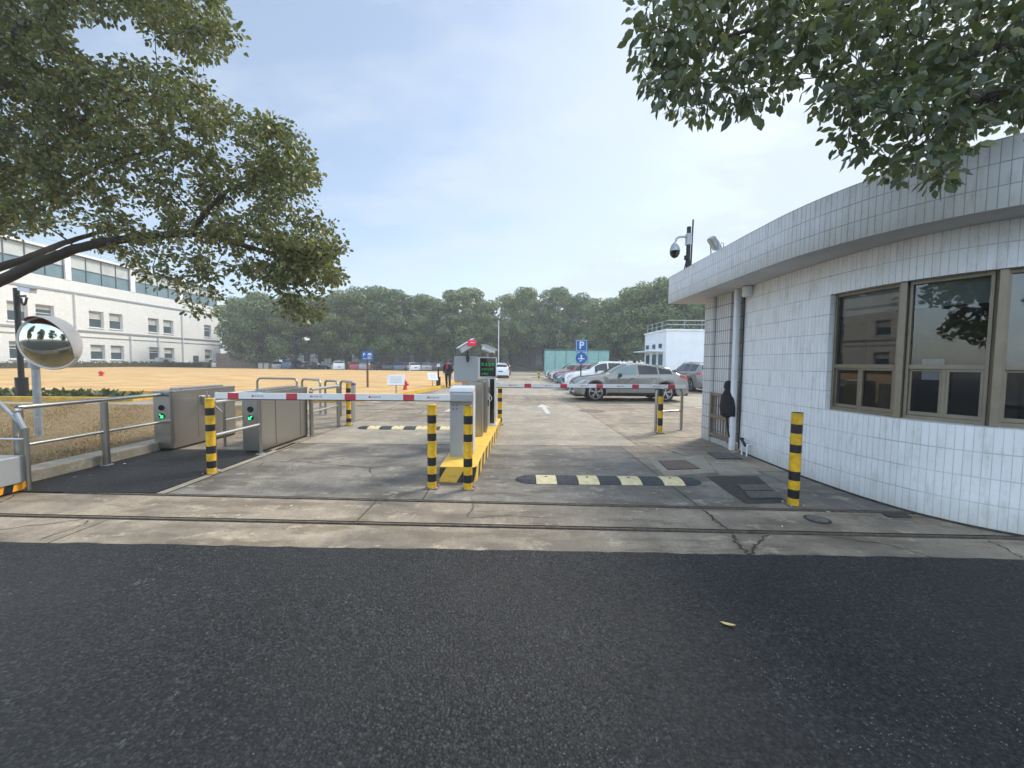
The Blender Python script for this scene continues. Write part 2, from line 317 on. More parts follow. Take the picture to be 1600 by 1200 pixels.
# ------------------------------------------------------------------ mesh helpers
class MB:
    def __init__(s): s.v = []; s.f = []; s.m = []; s.uv = None
    def add(s, vs, fs, mi=0):
        o = len(s.v); s.v += [tuple(v) for v in vs]; s.f += [tuple(i+o for i in f) for f in fs]; s.m += [mi]*len(fs); return s
    def box(s, x0, x1, y0, y1, z0, z1, mi=0):
        return s.add([(x0, y0, z0), (x1, y0, z0), (x1, y1, z0), (x0, y1, z0), (x0, y0, z1), (x1, y0, z1), (x1, y1, z1), (x0, y1, z1)],
                     [(0, 3, 2, 1), (4, 5, 6, 7), (0, 1, 5, 4), (1, 2, 6, 5), (2, 3, 7, 6), (3, 0, 4, 7)], mi)
    def obox(s, c, ax, ay, az, mi=0):     # oriented box: centre and three half-extent vectors
        c, ax, ay, az = map(Vector, (c, ax, ay, az))
        vs = [c+sx*ax+sy*ay+sz*az for sz in (-1, 1) for sx, sy in ((-1, -1), (1, -1), (1, 1), (-1, 1))]
        return s.add(vs, [(0, 3, 2, 1), (4, 5, 6, 7), (0, 1, 5, 4), (1, 2, 6, 5), (2, 3, 7, 6), (3, 0, 4, 7)], mi)
    def prism(s, pts, z0, z1, mi=0, mtop=None):   # CCW outline in XY
        n = len(pts); vs = [(x, y, z0) for x, y in pts]+[(x, y, z1) for x, y in pts]
        s.add(vs, [(i, (i+1) % n, n+(i+1) % n, n+i) for i in range(n)], mi)
        o = len(s.v)-2*n
        s.f += [tuple(o+n+i for i in range(n)), tuple(o+n-1-i for i in range(n))]; s.m += [mi if mtop is None else mtop, mi]; return s
    def tube(s, path, rad, n=8, mi=0, cap=True):
        P = [Vector(p) for p in path]; rad = rad if isinstance(rad, (list, tuple)) else [rad]*len(P)
        o = len(s.v); ref = None
        for i, p in enumerate(P):
            d = (P[min(i+1, len(P)-1)]-P[max(i-1, 0)]).normalized()
            if ref is None: ref = Vector((0, 0, 1)) if abs(d.z) < .9 else Vector((1, 0, 0))
            a = d.cross(ref).normalized(); ref = a.cross(d).normalized(); b = ref
            for k in range(n):
                q = 2*PI*k/n; s.v.append(tuple(p+(a*math.cos(q)+b*math.sin(q))*rad[i]))
        for i in range(len(P)-1):
            for k in range(n):
                s.f.append((o+i*n+k, o+i*n+(k+1) % n, o+(i+1)*n+(k+1) % n, o+(i+1)*n+k)); s.m.append(mi)
        if cap:
            s.f.append(tuple(o+k for k in range(n))[::-1]); s.f.append(tuple(o+(len(P)-1)*n+k for k in range(n))); s.m += [mi, mi]
        return s
    def lathe(s, prof, n=24, mi=0, origin=(0, 0, 0), axis='z', cap=True):   # prof: (r, h)
        o = len(s.v)
        for r_, h in prof:
            for k in range(n):
                q = 2*PI*k/n; a, b = r_*math.cos(q), r_*math.sin(q)
                p = (a, b, h) if axis == 'z' else (a, h, b)
                s.v.append((p[0]+origin[0], p[1]+origin[1], p[2]+origin[2]))
        for i in range(len(prof)-1):
            for k in range(n):
                s.f.append((o+i*n+k, o+i*n+(k+1) % n, o+(i+1)*n+(k+1) % n, o+(i+1)*n+k)); s.m.append(mi)
        if cap: s.f.append(tuple(o+k for k in range(n))[::-1]); s.f.append(tuple(o+(len(prof)-1)*n+k for k in range(n))); s.m += [mi, mi]
        return s
    def build(s, name, mats, parent=None, smooth=False, bevel=0, uvs=None, loc=None, rot=None, fix=True):
        me = bpy.data.meshes.new(name); me.from_pydata(s.v, [], s.f)
        if isinstance(mats, str): mats = [mats]
        for q in mats: me.materials.append(MATS[q])
        if len(mats) > 1: me.polygons.foreach_set('material_index', s.m)
        if uvs is not None:
            ul = me.uv_layers.new(name='UVMap'); ul.data.foreach_set('uv', [c for f in uvs for p in f for c in p])
        if smooth:
            me.polygons.foreach_set('use_smooth', [True]*len(me.polygons))
        me.update()
        o = bpy.data.objects.new(name, me); C.objects.link(o)
        if parent: o.parent = parent
        if loc: o.location = loc
        if rot: o.rotation_euler = rot
        if fix and uvs is None:
            import bmesh
            bm = bmesh.new(); bm.from_mesh(me); bmesh.ops.recalc_face_normals(bm, faces=bm.faces)
            if smooth:
                for e in bm.edges:
                    if len(e.link_faces) == 2 and e.calc_face_angle(0) > R(38): e.smooth = False
            bm.to_mesh(me); bm.free()
        if bevel:
            b = o.modifiers.new('bevel', 'BEVEL'); b.width = bevel; b.segments = 2; b.limit_method = 'ANGLE'
        return o
def tag(o, label=None, cat=None, group=None, kind=None):
    if label: o['label'] = label
    if cat: o['category'] = cat
    if group: o['group'] = group
    if kind: o['kind'] = kind
    return o
def thing(name, loc, label, cat, group=None, rz=0):
    o = bpy.data.objects.new(name, None); C.objects.link(o); o.location = loc; o.rotation_euler = (0, 0, rz); o.empty_display_size = .2
    return tag(o, label, cat, group)
def copy_tree(o, parent=None):
    c = o.copy(); C.objects.link(c)
    if parent: c.parent = parent
    for ch in [q for q in o.children]: copy_tree(ch, c)
    return c
def crom(pts, n=6):      # Catmull-Rom
    P = [Vector(p) for p in pts]; P = [2*P[0]-P[1]]+P+[2*P[-1]-P[-2]]; out = []
    for i in range(1, len(P)-2):
        for k in range(n):
            t = k/n; a, b, c, d = P[i-1:i+3]
            out.append(.5*((2*b)+(c-a)*t+(2*a-5*b+4*c-d)*t*t+(3*b-a-3*c+d)*t**3))
    out.append(P[-2]); return out
def rrect(x0, x1, y0, y1, r, n=4):
    p = []
    for cx, cy, a0 in ((x1-r, y1-r, 0), (x0+r, y1-r, 90), (x0+r, y0+r, 180), (x1-r, y0+r, 270)):
        for k in range(n+1):
            a = R(a0+90*k/n); p.append((cx+r*math.cos(a), cy+r*math.sin(a)))
    return p
def text_mesh(name, s, size, mat, parent, loc, rot, ext=.004):
    cu = bpy.data.curves.new(name, 'FONT'); cu.body = s; cu.size = size; cu.extrude = ext; cu.align_x = 'CENTER'; cu.align_y = 'CENTER'; cu.offset = size*.02
    tmp = bpy.data.objects.new('tmp', cu); C.objects.link(tmp); bpy.context.view_layer.update()
    me = bpy.data.meshes.new_from_object(tmp.evaluated_get(bpy.context.evaluated_depsgraph_get())); bpy.data.objects.remove(tmp)
    me.materials.clear(); me.materials.append(MATS[mat]); o = bpy.data.objects.new(name, me); C.objects.link(o); o.parent = parent; o.location = loc; o.rotation_euler = rot
    return o

# camera-ray helper used only to read distances off the ground when laying the place out
def ray(x, y): return fwd*610+rt*(x-800)-up*(y-600)
def G(x, y, z=0.0):
    d = ray(x, y); t = (z-CAM_Z)/d.z; return Vector((d.x*t, d.y*t, z))
def at(x, y, Y):
    d = ray(x, y); t = Y/d.y; return Vector((d.x*t, Y, CAM_Z+d.z*t))

#@@GROUND
# ================================================================== GROUND
MB().add([(-400, -300, -.03), (400, -300, -.03), (400, 500, -.03), (-400, 500, -.03)], [(0, 1, 2, 3)]).build('ground', 'ground_far')['kind'] = 'structure'
# fresh asphalt road with a slightly ragged edge against the concrete sill
def edgeY(x): return 3.13-.017*x
pts = [(-60, -14), (60, -14)]+[(x, edgeY(x)+random.uniform(-.012, .012)) for x in [60]+[8-i*.12 for i in range(134)]+[-60]]
b = MB(); b.prism(pts, -.02, .012)
b.build('road', 'fresh_asphalt')['kind'] = 'structure'
MB().add([(-60, -30, .10), (60, -30, .10), (60, -14, .10), (-60, -14, .10)], [(0, 1, 2, 3)]).build('pavement', 'concrete_grey')['kind'] = 'structure'
# concrete slabs with open joints
SL = MB()
def slab(p, z=.0, mi=0):
    n = len(p); SL.add([(x, y, z) for x, y in p], [tuple(range(n))], mi)
def quad(x0, x1, y0f, y1f, mi=0):
    slab([(x0, y0f(x0)), (x1, y0f(x1)), (x1, y1f(x1)), (x0, y1f(x0))], 0., mi)
e0 = lambda x: edgeY(x)-.1
tn = lambda x: 3.63-.033*x; tf = lambda x: 4.25-.043*x
mn = lambda f, d: (lambda x: f(x)+d)
j = .006
for a, b_ in ((-60, -12), (-12, -3.9), (-3.9, 6.5), (6.5, 30)):
    quad(a+j, b_-j, e0, mn(tn, -.05), 0)
for a, b_ in ((-60, -9), (-9, -1.5), (-1.5, 2.05), (2.05, 30)):
    quad(a+j, b_-j, mn(tn, .04), mn(tf, -.045), 0)
k5 = lambda y: (lambda x: y)
for a, b_ in ((-4.0, -1.0), (-1.0, 2.05)):
    quad(a+j, b_-j, mn(tf, .035), k5(7.30), 2)
quad(2.05+j, 4.3, mn(tf, .035), k5(5.62), 2)
quad(2.05+j, 3.1-j, k5(5.635), k5(7.30), 0); quad(3.1+j, 4.3, k5(5.635), k5(7.30), 0)
xs = [-30, -8.5, -4.05, -.6, 2.4, 6.2, 10, 14, 20, 40]
ys = [7.31, 10.2, 14.4, 18.8, 23.5, 28.5, 34, 40, 47, 55, 63, 76]
for i in range(len(xs)-1):
    for k in range(len(ys)-1):
        if i == 0 and k < 1: continue
        slab([(xs[i]+.008, ys[k]+.008), (xs[i+1]-.008, ys[k]+.008), (xs[i+1]-.008, ys[k+1]-.008), (xs[i]+.008, ys[k+1]-.008)], 0., random.choice((0, 0, 1)))
quad(-5.9, -4.06, k5(6.7), k5(7.30), 0)
quad(-4.13, -4.02, mn(tf, .035), k5(7.30), 1)
SL.build('driveway', ['concrete', 'concrete_pale', 'concrete_grey'])['kind'] = 'structure'
# dark bed seen in the joints
MB().add([(-60, 2.9, -.012), (60, 2.9, -.012), (60, 80, -.012), (-60, 80, -.012)], [(0, 1, 2, 3)]).build('joint_bed', 'joint_dark')['kind'] = 'structure'
MB().prism([(-6.0, 4.46), (-4.14, 4.46), (-4.14, 6.68), (-6.0, 6.68)], -.01, .009).build('footpath', 'path_asphalt')['kind'] = 'structure'
for k, (f_, z) in enumerate(((tn, .0), (tf, .0))):      # gate rails let into the concrete
    b = MB()
    for a in range(-12, 7):
        pass
    b.add([(-12, f_(-12)-.014, -.012), (6.2, f_(6.2)-.014, -.012), (6.2, f_(6.2)+.014, -.012), (-12, f_(-12)+.014, -.012),
           (-12, f_(-12)-.014, .003), (6.2, f_(6.2)-.014, .003), (6.2, f_(6.2)+.014, .003), (-12, f_(-12)+.014, .003)],
          [(0, 3, 2, 1), (4, 5, 6, 7), (0, 1, 5, 4), (1, 2, 6, 5), (2, 3, 7, 6), (3, 0, 4, 7)])
    o = b.build('gate_rail', 'steel_rail')
    tag(o, ('steel gate track set in the concrete sill closest to the black road', 'steel gate track in the concrete just before the bollards and walkway')[k], 'rail')
# cracks in the sill: thin irregular dark ribbons
def crack(pts, wd, z=.0035):
    P = crom([(x, y, 0) for x, y in pts], 7); vs = []; fs = []
    for i, p in enumerate(P):
        d = (P[min(i+1, len(P)-1)]-P[max(0, i-1)]).normalized(); n_ = Vector((-d.y, d.x, 0)); q = p+n_*random.uniform(-.018, .018)
        h = wd*random.uniform(.35, 1.2)*(1 if 0 < i < len(P)-1 else .2)
        vs += [tuple(q+n_*h)[:2]+(z,), tuple(q-n_*h)[:2]+(z,)]
    fs = [(2*i, 2*i+1, 2*i+3, 2*i+2) for i in range(len(P)-1)]
    return vs, fs
b = MB()
g = lambda x, y: tuple(G(x, y))[:2]
for pl, wd in (([g(1143, 834), g(1152, 850), g(1165, 862), g(1172, 871)], .016), ([g(1200, 836), g(1185, 848), g(1176, 858), g(1172, 870)], .013),
               ([g(1098, 797), g(1110, 806), g(1118, 815), g(1130, 824)], .011), ([g(1290, 838), g(1380, 851), g(1440, 866), g(1475, 877)], .007), ([g(1545, 845), g(1575, 860), g(1598, 873)], .008),
               ([g(138, 813), g(120, 824), g(60, 844)], .006), ([g(1128, 688), g(1165, 700), g(1180, 706)], .005)):
    b.add(*crack(pl, wd))
o = b.build('pavement_cracks', 'joint_dark', fix=False); o['kind'] = 'structure'
# road paint
b = MB(); z = .004
def pq(*p): b.add([tuple(G(x, y, z)) for x, y in p], [(0, 1, 2, 3)])
b.add([(1.05, 11.9, z), (1.2, 11.9, z), (1.2, 13.6, z), (1.05, 13.6, z)], [(0, 1, 2, 3)])
b.add([(.88, 13.6, z), (1.37, 13.6, z), (1.125, 14.7, z)], [(0, 1, 2)])
x = -.3
while x < 3.4: b.add([(x, 19.4, z), (x+.38, 19.4, z), (x+.38, 19.62, z), (x, 19.62, z)], [(0, 1, 2, 3)]); x += .62
b.add([(-2.15, 12.2, z), (-1.75, 12.2, z), (-1.55, 13.9, z), (-1.95, 13.9, z)], [(0, 1, 2, 3)])
b.add([(-2.2, 13.9, z), (-1.3, 13.9, z), (-1.7, 15.0, z)], [(0, 1, 2)])
for y0 in (18.3, 21.2, 24.2, 27.2, 30.1, 32.9, 35.7): b.add([(3.0, y0, z), (8.0, y0, z), (8.0, y0+.12, z), (3.0, y0+.12, z)], [(0, 1, 2, 3)])
b.add([(6.6, 13.9, z), (12.0, 13.9, z), (12.0, 14.05, z), (6.6, 14.05, z)], [(0, 1, 2, 3)])
b.build('road_marking', 'road_paint', fix=False)['kind'] = 'structure'

# covers and drains
def cover(name, pts, label, cat, mat, grid=None):
    P = [G(x, y) for x, y in pts]; c = sum(P, Vector())/4
    t = thing(name, (c.x, c.y, 0), label, cat)
    b = MB(); q = [p-c for p in P]; b.add([(v.x, v.y, .0045) for v in q], [(0, 1, 2, 3)]); b.build('frame', 'cast_iron', t, fix=False)
    b = MB(); s = .93; q2 = [v*s for v in q]
    if grid:
        nx, ny = grid
        def bl(u, v): return (q2[0]*(1-u)+q2[1]*u)*(1-v)+(q2[3]*(1-u)+q2[2]*u)*v
        for i in range(nx):
            for k in range(ny):
                a0, a1 = (i+.15)/nx, (i+.85)/nx; c0, c1 = (k+.08)/ny, (k+.92)/ny
                vs = [bl(a0, c0), bl(a1, c0), bl(a1, c1), bl(a0, c1)]
                b.add([(v.x, v.y, .008) for v in vs]+[(v.x, v.y, .016) for v in vs], [(4, 5, 6, 7), (0, 1, 5, 4), (1, 2, 6, 5), (2, 3, 7, 6), (3, 0, 4, 7)])
    else:
        b.add([(v.x, v.y, .005) for v in q2]+[(v.x, v.y, .009) for v in q2], [(4, 5, 6, 7), (0, 1, 5, 4), (1, 2, 6, 5), (2, 3, 7, 6), (3, 0, 4, 7)])
    b.build('lid', mat, t, fix=False); return t
cover('drain_cover', [(1172, 781), (1226, 781), (1196, 757), (1150, 757)], 'dark slotted drain grate beside the bollard near the white wall', 'drain cover', 'worn_iron', (13, 2))
cover('manhole_cover', [(1043, 735), (1095, 733), (1071, 719), (1028, 720)], 'rusty brown square cover in the concrete past the speed bump', 'manhole cover', 'rusty_cover')
cover('drain_cover', [(1120, 718), (1162, 718), (1140, 706), (1104, 707)], 'weathered dark drain grate near the foot of the downpipe', 'drain cover', 'worn_iron', (12, 4))
cover('manhole_cover', [(1388, 809), (1426, 809), (1414, 801), (1376, 802)], 'small rectangular lid between the tracks close to the white wall', 'manhole cover', 'cast_iron')
p = G(1277, 812); t_ = thing('water_cover', (p.x, p.y, 0), 'small round iron cover between the two gate tracks', 'manhole cover')
MB().lathe([(.115, .001), (.115, .006), (.095, .007)], 24).build('frame', 'cast_iron', t_)
MB().lathe([(.088, .001), (.088, .011), (.06, .013)], 24).build('lid', 'worn_iron', t_)
p = G(840, 590); t_ = tag(MB().lathe([(.7, -.01), (.7, .006), (.66, .009)], 28, origin=(p.x, p.y, 0)).build('manhole_cover', 'cast_iron'), 'round dark manhole cover far along the driveway', 'manhole cover')
p = G(925, 642); tag(MB().lathe([(.42, -.01), (.42, .006), (.40, .008)], 28, origin=(p.x, p.y, 0)).build('manhole_cover', 'rusty_cover'), 'round pale manhole cover ahead of the silver car', 'manhole cover')
# dark repaired patch round the grate
P = [G(x, y, .003) for x, y in ((1165, 787), (1232, 786), (1184, 744), (1103, 744), (1130, 764))]
b = MB(); b.add([tuple(v) for v in P], [tuple(range(5))]); b.build('pavement_patch', 'cast_iron', fix=False)['kind'] = 'structure'

b = MB()
for pl_ in ([(1012, 716), (1098, 712), (1118, 738), (1040, 744)], [(1108, 722), (1165, 722), (1190, 741), (1125, 742)]):
    P = [G(x, y, .0022) for x, y in pl_]; b.add([tuple(v) for v in P], [tuple(range(4))])
b.build('pavement_repair', 'concrete_pale', fix=False)['kind'] = 'structure'
# kerb, near grass bed
KX = -6.0
b = MB(); b.prism([(KX-.34, 4.2), (KX, 4.2), (KX, 12.6), (KX-.34, 12.6)], -.02, .15)
b.build('kerb', 'concrete_pale', bevel=.015)['kind'] = 'structure'
b = MB(); nx, ny = 60, 26
vs = [(-36+i*(29.66/nx), 4.60+k*(7.9/ny), .115+.03*math.sin(i*1.7+k*.9)*.5) for k in range(ny+1) for i in range(nx+1)]
b.add(vs, [(k*(nx+1)+i, k*(nx+1)+i+1, (k+1)*(nx+1)+i+1, (k+1)*(nx+1)+i) for k in range(ny) for i in range(nx)])
b.build('grass_bed', 'near_soil', smooth=True)['kind'] = 'structure'
def blades(n, fx, hmin, hmax, wd, name, mat, label, cat):
    P = fx(n); n = len(P); a = rng.uniform(0, 2*PI, n); h = rng.uniform(hmin, hmax, n); lean = rng.normal(0, .45, (n, 2))*h[:, None]
    s = np.stack([np.cos(a), np.sin(a), np.zeros(n)], 1)*wd
    top = P+np.stack([lean[:, 0], lean[:, 1], h], 1)
    V = np.stack([P-s, P+s, top], 1).reshape(-1, 3)
    me = bpy.data.meshes.new(name); F = np.arange(3*n).reshape(-1, 3)
    me.vertices.add(3*n); me.vertices.foreach_set('co', V.ravel()); me.loops.add(3*n); me.loops.foreach_set('vertex_index', F.ravel().astype(np.int32))
    me.polygons.add(n); me.polygons.foreach_set('loop_start', np.arange(0, 3*n, 3, dtype=np.int32)); me.update(calc_edges=True)
    me.materials.append(MATS[mat]); o = bpy.data.objects.new(name, me); C.objects.link(o); return tag(o, label, cat, kind='stuff')
def near_g(n):
    y = 4.66+(rng.random(n)**1.4)*7.7; x = -6.36-(rng.random(n)**1.3)*11
    return np.stack([x, y, np.full(n, .10)], 1)
blades(80000, near_g, .015, .065, .006, 'grass', 'dry_grass', 'dry yellow brown grass behind the steel railing', 'grass')

# large dry lawn, gently mounded towards the white building
poly = [(-57, 17.9), (-30, 17.7), (-16, 17.2), (-12, 16.3), (-8.6, 15.0), (-6.6, 14.8), (-5.6, 15.5), (-5.0, 17.2), (-4.5, 21), (-4.2, 26), (-4.0, 60), (-57, 60)]
def lawn_z(x, y): return .13+.33*max(0, min(1, (-x-12)/36))*max(0, min(1, (y-18)/20))
inner = [Vector((x, y)) for x in range(-55, -5, 4) for y in range(20, 60, 4)]
cv = [Vector(p) for p in poly]+[q for q in inner if q.x < -6.2]
r_ = delaunay_2d_cdt(cv, [(i, (i+1) % len(poly)) for i in range(len(poly))], [], 1, 1e-4)
b = MB(); b.add([(v.x, v.y, lawn_z(v.x, v.y)) for v in r_[0]], [tuple(f) for f in r_[2]]); b.build('lawn', 'lawn_dry', smooth=True)['kind'] = 'structure'
def ribbon(path, wd, z0, z1, name, mat):
    P = [Vector((x, y, 0)) for x, y in path]; b = MB(); vs = []
    for i, p in enumerate(P):
        d = (P[min(i+1, len(P)-1)]-P[max(0, i-1)]).normalized(); n_ = Vector((-d.y, d.x, 0))*wd/2
        for s in (1, -1):
            for zz_ in (z0, z1): q = p+n_*s; vs.append((q.x, q.y, zz_))
    fs = []
    for i in range(len(P)-1):
        a = 4*i; c = a+4
        fs += [(a+1, c+1, c+3, a+3), (a, a+1, c+1, c)[::-1], (a+2, a+3, c+3, c+2)]
    fs += [(0, 1, 3, 2), (len(vs)-4, len(vs)-2, len(vs)-1, len(vs)-3)]
    b.add(vs, fs); return b.build(name, mat)
ribbon([tuple(p)[:2] for p in crom([(x, y, 0) for x, y in poly[:11]], 4)], .16, -.02, .17, 'kerb', 'kerb_yellow')['kind'] = 'structure'
ribbon([(-30, 14.2), (-14.6, 14.2), (-14.2, 14.5), (-14.2, 15.4), (-14.6, 15.7), (-30, 15.7)], .2, -.02, .17, 'kerb', 'kerb_yellow')['kind'] = 'structure'
MB().add([(-30, 14.2, .10), (-14.3, 14.2, .10), (-14.3, 15.6, .10), (-30, 15.6, .10)], [(0, 1, 2, 3)]).build('planting_bed', 'near_soil')['kind'] = 'structure'

#@@TREES
# ================================================================== FOLIAGE
LEAF = np.array([[0, 0, 0], [.28, .20, .05], [.66, .19, .05], [1, 0, -.04], [.66, -.19, .05], [.28, -.20, .05]])
def leaf_mesh(P, D, size, name, mat, parent, width=1.0, up_bias=.5, face=None):
    n = len(P); D = D/np.linalg.norm(D, axis=1)[:, None]
    nrm = rng.normal(0, 1, (n, 3)); nrm[:, 2] += up_bias*2
    if face is not None: nrm = face+rng.normal(0, .38, (n, 3)); nrm[:, 2] += .25; D = np.cross(nrm, rng.normal(0, 1, (n, 3))); D /= np.linalg.norm(D, axis=1)[:, None]
    S = np.cross(nrm, D); S /= np.linalg.norm(S, axis=1)[:, None]+1e-9; Nn = np.cross(D, S)
    V = P[:, None, :]+size[:, None, None]*(LEAF[None, :, 0, None]*D[:, None, :]+width*LEAF[None, :, 1, None]*S[:, None, :]+LEAF[None, :, 2, None]*Nn[:, None, :])
    V = V.reshape(-1, 3); base = np.arange(n)[:, None]*6
    F = np.concatenate([base+np.array([[0, 3, 2, 1]]), base+np.array([[0, 5, 4, 3]])], 1).reshape(-1).astype(np.int32)
    me = bpy.data.meshes.new(name); me.vertices.add(len(V)); me.vertices.foreach_set('co', V.ravel()); me.loops.add(len(F)); me.loops.foreach_set('vertex_index', F)
    me.polygons.add(2*n); me.polygons.foreach_set('loop_start', np.arange(0, 8*n, 4, dtype=np.int32)); me.update(calc_edges=True)
    me.materials.append(MATS[mat]); o = bpy.data.objects.new(name, me); C.objects.link(o); o.parent = parent; return o
def inpoly(x, y, P):
    c = False; k = len(P)-1
    for i in range(len(P)):
        if (P[i][1] > y) != (P[k][1] > y) and x < (P[k][0]-P[i][0])*(y-P[i][1])/(P[k][1]-P[i][1])+P[i][0]: c = not c
        k = i
    return c
def grow(limbs, clusters, parent, rmin=.006, twig=.5):
    """limbs: [(path, r0, r1)], clusters: points; connects each cluster to the nearest wood by a bent tapering branch"""
    b = MB(); nodes = []; rad = []
    for path, a, c_ in limbs:
        P = crom(path, 8); n = len(P); P = [p+Vector((random.gauss(0, 1), random.gauss(0, 1), random.gauss(0, 1)))*a*.045 for p in P]
        b.tube(P, [a+(c_-a)*(i/(n-1))**.8 for i in range(n)], 9)
        for i, p in enumerate(P): nodes.append(tuple(p)); rad.append(a+(c_-a)*(i/(n-1))**.8)
    A = np.array(nodes); rd = list(rad)
    cl = [Vector(c_) for c_ in clusters]
    d0 = [np.min(np.linalg.norm(A-np.array(tuple(c_)), axis=1)) for c_ in cl]
    for k in np.argsort(d0):
        c_ = cl[k]; dd = np.linalg.norm(A-np.array(tuple(c_)), axis=1); i = int(np.argmin(dd)); s = Vector(A[i]); dl = (c_-s).length
        if dl < .05: continue
        r1 = min(rd[i]*.62, .006+.017*dl+.004); r1 = max(r1, rmin*1.1)
        mid = (s+c_)/2+Vector((random.gauss(0, .1), random.gauss(0, .1), .10+random.gauss(0, .07)))*dl
        q = [s*(1-t)**2+mid*2*t*(1-t)+c_*t*t for t in (0, .25, .5, .75, 1)]
        rr = [r1+(rmin-r1)*t for t in (0, .25, .5, .75, 1)]
        b.tube(q, rr, 5, cap=False); A = np.vstack([A, [tuple(p) for p in q[1:]]]); rd += rr[1:]
    return b.build('trunk', 'bark', parent, smooth=True, fix=False)
def cluster_leaves(cl, per, rad, size, droop=.35):
    P = []; D = []; S = []
    for c_ in cl:
        n = int(per*random.uniform(.7, 1.35)); r = rad*random.uniform(.75, 1.25)
        d = rng.normal(0, 1, (n, 3)); d /= np.linalg.norm(d, axis=1)[:, None]
        rr = r*rng.random(n)**.5; p = np.array(tuple(c_))+d*rr[:, None]*np.array([1, 1, .72])
        dd = d+rng.normal(0, .5, (n, 3)); dd[:, 2] -= droop
        P.append(p); D.append(dd); S.append(size*rng.uniform(.6, 1.25, n))
    return np.concatenate(P), np.concatenate(D), np.concatenate(S)

# --- big camphor tree on the left, its trunk just outside the frame, growing in the grass bed
lt = thing('camphor_tree', (-14.2, 8.2, .1), 'large camphor tree with a low arching limb over the grass', 'tree')
o0 = Vector((-14.2, 8.2, .1))
lp = [at(-60, 462, 8.0), at(40, 420, 7.9), at(120, 388, 7.8), at(200, 373, 7.8), at(290, 366, 7.8), at(360, 378, 7.9), at(430, 398, 8.1)]
limbs = [([(-14.2, 8.2, 0), (-14.1, 8.2, 1.2), (-13.9, 8.3, 2.4)], .36, .30),
         ([(-13.9, 8.3, 2.3)]+[tuple(p) for p in lp], .125, .045),
         ([(-13.9, 8.3, 2.3), (-13.0, 8.7, 4.0), tuple(at(-60, 320, 8.6)), tuple(at(40, 265, 8.6)), tuple(at(120, 210, 8.5)), tuple(at(210, 150, 8.3))], .18, .05),
         ([tuple(at(-80, 440, 8.1)), tuple(at(30, 408, 8.6)), tuple(at(110, 376, 9.2)), tuple(at(190, 355, 9.6))], .10, .035),
         ([(-13.2, 8.5, 3.7), (-12.6, 8.0, 6.2), tuple(at(0, 65, 7.6)), tuple(at(70, 25, 7.4)), tuple(at(150, -40, 7.4))], .20, .06),
         ([tuple(at(120, 200, 8.5)), tuple(at(170, 145, 8.2)), tuple(at(210, 112, 8.0)), tuple(at(290, 150, 7.9))], .06, .02),
         ([tuple(at(295, 366, 7.8)), tuple(at(330, 322, 7.6)), tuple(at(370, 290, 7.6)), tuple(at(420, 280, 7.7))], .055, .02),
         ([tuple(at(300, 366, 7.8)), tuple(at(380, 368, 7.5)), tuple(at(430, 376, 7.4)), tuple(at(480, 400, 7.4))], .05, .02),
         ([tuple(at(0, 345, 8.6)), tuple(at(80, 300, 8.2)), tuple(at(180, 250, 8.0)), tuple(at(280, 230, 8.0))], .07, .02),
         ([(-13.9, 8.3, 2.4), (-14.6, 8.0, 5.0), (-15.0, 7.5, 8.0)], .24, .07)]
shape = [([(-70, -60), (320, -60), (345, 20), (378, 60), (350, 85), (312, 92), (285, 70), (240, 62), (200, 40), (150, 22), (100, 35), (95, 60), (120, 80), (125, 95), (85, 75), (55, 95), (150, 95), (200, 70),
           (235, 100), (262, 88), (300, 112), (345, 160), (400, 205), (413, 182), (455, 205), (488, 240), (497, 285), (483, 320), (500, 345), (538, 368), (543, 415), (523, 445), (500, 452),
           (470, 430), (440, 448), (400, 440), (385, 450), (372, 425), (350, 415), (335, 432), (342, 462), (330, 486), (300, 494), (278, 484), (300, 464), (270, 448), (240, 440), (222, 422),
           (205, 412), (182, 400), (150, 392), (165, 372), (135, 352), (112, 345), (80, 350), (30, 366), (-70, 366)], 1180)]
gaps = [(150, 60, 34), (92, 110, 10), (205, 55, 30), (180, 85, 16), (60, 92, 12), (290, 172, 12), (350, 238, 14), (248, 228, 10), (195, 300, 14), (370, 320, 18), (330, 340, 14), (120, 362, 22), (350, 398, 14), (400, 395, 12), (222, 345, 12), (282, 300, 9),
        (425, 208, 8), (150, 330, 12), (60, 310, 6), (410, 345, 8), (460, 420, 10), (100, 240, 6)]
cl = []
for P, n in shape:
    k = 0
    while k < n:
        x, y = random.uniform(-70, 545), random.uniform(-60, 496)
        if not inpoly(x, y, P) or any((x-a)**2+(y-c_)**2 < r*r*1.3 for a, c_, r in gaps): continue
        if y > 375 and x > 120 and random.random() < .35: continue
        if x > 120 and 250 < y < 345 and x < 300 and random.random() < .45: continue
        cl.append(at(x, y, random.uniform(6.7, 9.3))); k += 1
for _ in range(120): cl.append(at(random.uniform(420, 525), random.uniform(375, 435), random.uniform(7, 8.6))) if random.random() < .55 else None
for x, y in ((470, 500), (455, 488), (488, 490), (440, 470), (480, 462), (500, 470), (465, 468), (430, 455), (450, 492), (478, 505), (495, 500), (462, 480)): cl.append(at(x, y-10, 7.6+random.uniform(-.3, .3)))
for _ in range(330):      # rest of the crown, out of the picture
    a = random.uniform(0, 2*PI); rr = random.uniform(1, 5.0); z = random.uniform(4.6, 11)
    p = Vector((-15+rr*math.cos(a), 8+rr*math.sin(a)*.9, z))
    if p.x/p.y > -1.42: continue
    cl.append(p)
grow([([Vector(p)-o0 for p in P], a, c_) for P, a, c_ in limbs], [p-o0 for p in cl], lt)
P, D, S = cluster_leaves([p-o0 for p in cl], 42, .235, .090, .45)
leaf_mesh(P, D, S, 'crown', 'camphor_leaf', lt, 1.5)

